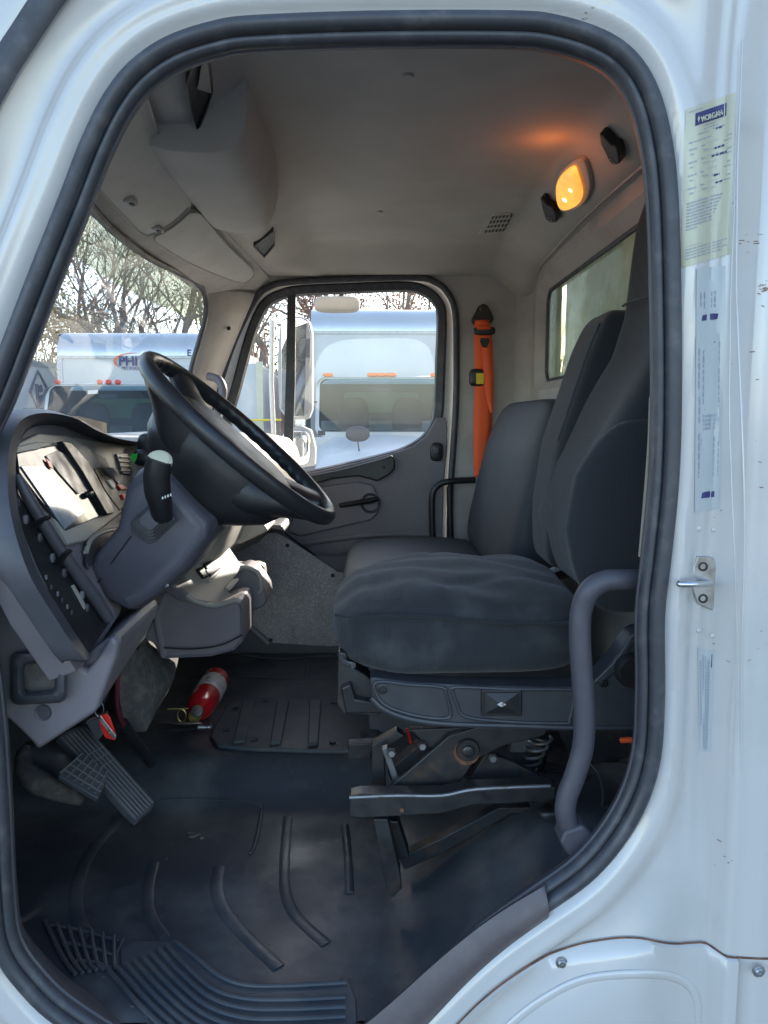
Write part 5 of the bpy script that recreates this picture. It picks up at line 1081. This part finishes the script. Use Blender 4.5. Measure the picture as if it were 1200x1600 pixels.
# truck in the passenger window
yA = 11.6; xA = W(597, 600, Y=yA)[0]
tA, bA = far_truck(xA, yA, 1.1, 'white box truck with amber roof lights parked beyond the passenger window', 2.6, W(600, 480, Y=13.4)[2], 13.4, hl=W(597, 584, Y=yA)[2])
# truck in the windscreen
yB = 11.2; xB = W(207, 600, Y=12.9)[0]
tB, bB = far_truck(xB, yB, 1.02, 'white box truck with lettered cargo box and red roof lights seen through the windscreen', 2.62, W(150, 517, Y=12.9)[2], 12.9, hl=W(180, 596, Y=yB)[2], lights='red', text=True)
bx_y = 12.88
p0 = W(185, 571, Y=bx_y); p1 = W(200, 571, Y=bx_y)
mk('lettering', textmesh('PHILLIPS', .235, p0, (1, 0, 0), (0, 0, 1), .006, .004), 'ink_blue', bB)
mk('lettering_small', textmesh('PET FOOD & SUPPLIES', .075, W(190, 577.5, Y=bx_y), (1, 0, 0), (0, 0, 1), .003, .001), 'ink_blue', bB)
m = M()
ap_ = [W(186, 573, Y=bx_y), W(180, 568, Y=bx_y), W(179, 562, Y=bx_y), W(188, 555, Y=bx_y), W(205, 552, Y=bx_y), W(222, 552, Y=bx_y), W(240, 555, Y=bx_y)]
m.tube(cr([p+np.array([0, .012, 0]) for p in ap_], 5), [.004, .022, .018, .010, .004], 8, flat=.3, up=(0, 1, 0)); mk('swoosh', m, 'ink_orange', bB)
mk('lettering_side', textmesh('E', .16, W(292, 556, Y=bx_y), (1, 0, 0), (0, 0, 1), .003, .003), 'ink_blue', bB)
m = M(); m.prism(WL([(137, 610), (153, 609), (153, 615), (137, 616)], Y=yB-.01), (0, -.004, 0)); mk('windshield_sticker', m, 'label_white', tB)
# white trailer at far left, with a diamond emblem on its side
ty = 12.2
tr_ = thing('cargo_trailer', W(10, 600, Y=ty)*[1, 1, 0]+[0, 0, GZ], 'white trailer side with dark diamond emblem, left of the lettered truck', 'trailer')
A_, B_ = W(86, 560, Y=13.6), W(-90, 530, Y=11.6)
za = A_[2]
dirv = B_-A_; dirv[2] = 0; nrmv = np.array([dirv[1], -dirv[0], 0]); nrmv /= np.linalg.norm(nrmv); nrmv = -nrmv if nrmv[1] < 0 else nrmv
ztop = 1.05
def TQ(t, z): p = A_+dirv*t; return np.array([p[0], p[1], z])
m = M(); m.prism([TQ(0, GZ+.9), TQ(1.3, GZ+.9), TQ(1.3, ztop), TQ(0, ztop)], nrmv*2.4); tb = mk('trailer_box', m, 'far_white', tr_, bevel=.03)
m = M(); m.prism([TQ(0, ztop+.005), TQ(1.3, ztop+.005), TQ(1.3, ztop-.10), TQ(0, ztop-.10)], -nrmv*.02); mk('top_rail', m, 'zinc', tb)
tE = np.cross(dirv/np.linalg.norm(dirv), [0, 0, 1]); 
def near(px, py):   # pixel onto trailer side
    return W(px, py, pl=(A_-nrmv*.012, nrmv))
q = [near(59, 580), near(73, 606), near(59, 641), near(47, 612)]; m = M(); m.tube(q, .035, 4, closed=True); 
m.prism([near(56, 603), near(65, 601), near(67, 612), near(58, 614)], -nrmv*.01); m.prism([near(58, 619), near(68, 616), near(62, 630), near(60, 632)], -nrmv*.01); m.tube([near(57, 600), near(60, 636)], .03, 6)
mk('diamond_emblem', m, 'ink', tb)
for k in (0.35, .9): m = M(); m.lathe(TQ(k, GZ+.48), nrmv, [(.3, -.1), (.46, -.08), (.48, 0), (.46, .15), (.3, .18)], 20); mk('tyre', m, 'far_dark', tr_)
# grey trailer between the two trucks
g = thing('cargo_trailer', (W(385, 600, Y=13)[0], 13, GZ), 'pale trailer with cream corner post, seen through the small passenger quarter window', 'trailer')
q0 = W(392, 565, Y=11.6); q1 = W(418, 575, Y=12.6)
m = M(); m.prism([(q0[0]-1.9, 12.9, GZ+.9), (q1[0], 11.9, GZ+.9), (q1[0], 11.9, .93), (q0[0]-1.9, 12.9, .93)], (-.3, 5, 0)); gb = mk('trailer_box', m, 'far_white', g, bevel=.02)
m = M(); m.box(q1[0]-.09, q1[0]+.02, 11.84, 11.9, GZ+.9, .95); mk('corner_post', m, 'label_cream', gb)
m = M(); m.lathe((q1[0]-.6, 12.4, GZ+.48), (0, 1, 0), [(.3, 0), (.48, .03), (.48, .22), (.3, .26)], 20); mk('tyre', m, 'far_dark', g)
m = M(); m.tube([W(376, 657, Y=11.5), W(440, 656, Y=11.5)], .02, 6); mk('marker_rail', m, 'yellow', g)
# low brick building behind the trucks
bl = thing('brick_building', (3.5, 34, GZ), 'low red brick building partly hidden behind the parked trucks', 'building')
m = M(); m.box(-9, 14, 34, 44, GZ, 1.8); bw_ = mk('wall', m, 'brick', bl); m = M(); m.box(-9.2, 14.2, 33.8, 44.2, 1.8, 2.1); mk('roof', m, 'far_white', bl)
for k in range(6): m = M(); m.box(-7.5+k*3.4, -6+k*3.4, 33.94, 34.02, -.6, .8); mk('window', m, 'far_dark', bl)

# bare trees with a few leaves
def tree(name, x, y, H, label, leaf, seed, dens=1.0, pine=False, twig=6, group='bare trees behind the parked trucks'):
    rn = random.Random(seed); t = thing(name, (x, y, GZ), label, 'tree', group)
    tr = M(); tw = M(); lf = M()
    def leafat(p, s):
        a = np.array([rn.gauss(0, 1), rn.gauss(0, 1), rn.gauss(0, 1)]); a /= np.linalg.norm(a); b = np.cross(a, [rn.gauss(0, 1), rn.gauss(0, 1), 1]); b /= np.linalg.norm(b)+1e-9
        lf.add([p-a*s, p+b*s*.6, p+a*s, p-b*s*.6], [(0, 1, 2, 3)])
    def grow(p, d, L, r, lev):
        n = 5 if lev < 3 else 3; pts = [p]; q = p.copy(); dd = d.copy()
        for k in range(n):
            dd = dd+np.array([rn.gauss(0, .13), rn.gauss(0, .13), rn.gauss(.03, .09)]); dd /= np.linalg.norm(dd); q = q+dd*L/n; pts.append(q.copy())
        (tr if lev < 2 else tw).tube(pts, [r, r*.62], 7 if lev < 2 else (4 if lev < 4 else 3))
        if lev >= twig: 
            return
        nb = rn.randint(3, 4) if lev < 4 else rn.randint(2, 4)
        for k in range(nb):
            f = rn.uniform(.35, 1.0) if k < nb-1 else 1.0
            i = min(int(f*n), n); b = pts[i]; ax = np.array([rn.gauss(0, 1), rn.gauss(0, 1), rn.gauss(.25, .6)]); ax -= dd*np.dot(ax, dd); ax /= np.linalg.norm(ax)+1e-9
            sp = rn.uniform(.35, .85); nd = dd*math.cos(sp)+ax*math.sin(sp)
            grow(b, nd/np.linalg.norm(nd), L*rn.uniform(.55, .82), r*.62*rn.uniform(.65, .95), lev+1)
            if leaf and lev >= 3:
                for _ in range(int(rn.random()*3.2*dens)): leafat(b+np.array([rn.gauss(0, .18), rn.gauss(0, .18), rn.gauss(0, .15)]), rn.uniform(.03, .075))
    grow(np.array([x, y, GZ]), np.array([rn.gauss(0, .05), 0, 1.]), H*.33, H*.017, 0)
    mk('trunk', tr, 'bark', t, sharp=80)
    if tw.v: mk('branches', tw, 'bark', t, sharp=80)
    if lf.v: mk('leaves', lf, leaf, t, smooth=False)
    return t
# (pixel column, distance, height, label, leaf, seed, density)
TS = [(-30, 21, 9, 'rusty leaved tree at the left edge of the windscreen view', 'leaf_rust', 1, 2.2),
      (72, 19, 10, 'yellowing tree with dark trunk above the trailer', 'leaf_yellow', 2, 2.6),
      (130, 25, 12, 'bare tree above the left of the lettered truck', 'leaf_rust', 3, .5),
      (190, 22, 11, 'bare arching tree above the middle of the lettered truck', None, 4, 0),
      (245, 24, 12, 'pale barked bare tree above the right of the lettered truck', 'leaf_yellow', 5, .3),
      (300, 21, 11, 'bare tree beside the windscreen pillar', 'leaf_rust', 6, .5),
      (405, 22, 12, 'bare tree seen through the small quarter window', 'leaf_rust', 7, 1.0),
      (500, 27, 12, 'tree above the left half of the passenger window', 'leaf_rust', 8, 1.6),
      (600, 25, 12, 'tree above the middle of the passenger window', 'leaf_yellow', 9, 1.2),
      (690, 24, 12, 'tree above the right of the passenger window', 'leaf_rust', 10, 1.6),
      (20, 26, 11, 'green and yellow leaved tree behind the trailer', 'leaf_green', 12, 3.0)]
for px, y, H, lb, lf_, sd_, dn in TS:
    p = W(px, 600, Y=y); tree('bare_tree' if dn < 1 else 'autumn_tree', p[0], y, H, lb, lf_, sd_, dn)
# far wood behind them that reads as one mass
rn = random.Random(77); m = M()
for k in range(1500):
    x = rn.uniform(-45, 22); y = rn.uniform(38, 60); h = rn.uniform(3, 9.0)
    p = np.array([x, y, GZ]); q = p+np.array([rn.gauss(0, .8), rn.gauss(0, .5), h])
    m.tube([p, (p+q)/2+np.array([rn.gauss(0, .3), 0, 0]), q], [rn.uniform(.04, .12), .015], 3)
skm('far_wood', m, 'bark', kind='stuff')
m = M()
for k in range(16000):
    x = rn.uniform(-45, 22); y = rn.uniform(38, 58); z = GZ+abs(rn.gauss(0, 2.6)); s = rn.uniform(.06, .2)
    a = np.array([rn.gauss(0, 1), rn.gauss(0, 1), rn.gauss(0, 1)])*s; b = np.array([rn.gauss(0, 1), rn.gauss(0, 1), rn.gauss(0, 1)])*s
    m.add([(x, y, z), (x+a[0], y+a[1], z+a[2]), (x+a[0]+b[0], y+a[1]+b[1], z+a[2]+b[2])], [(0, 1, 2)])
skm('undergrowth', m, 'leaf_rust', smooth=False, kind='stuff')
# overhead wire
a_, b_ = W(48, 455, Y=15), W(150, 502, Y=17)
wt = M().tube([a_-(b_-a_)*3, a_, b_, b_+(b_-a_)*3], .015, 6)
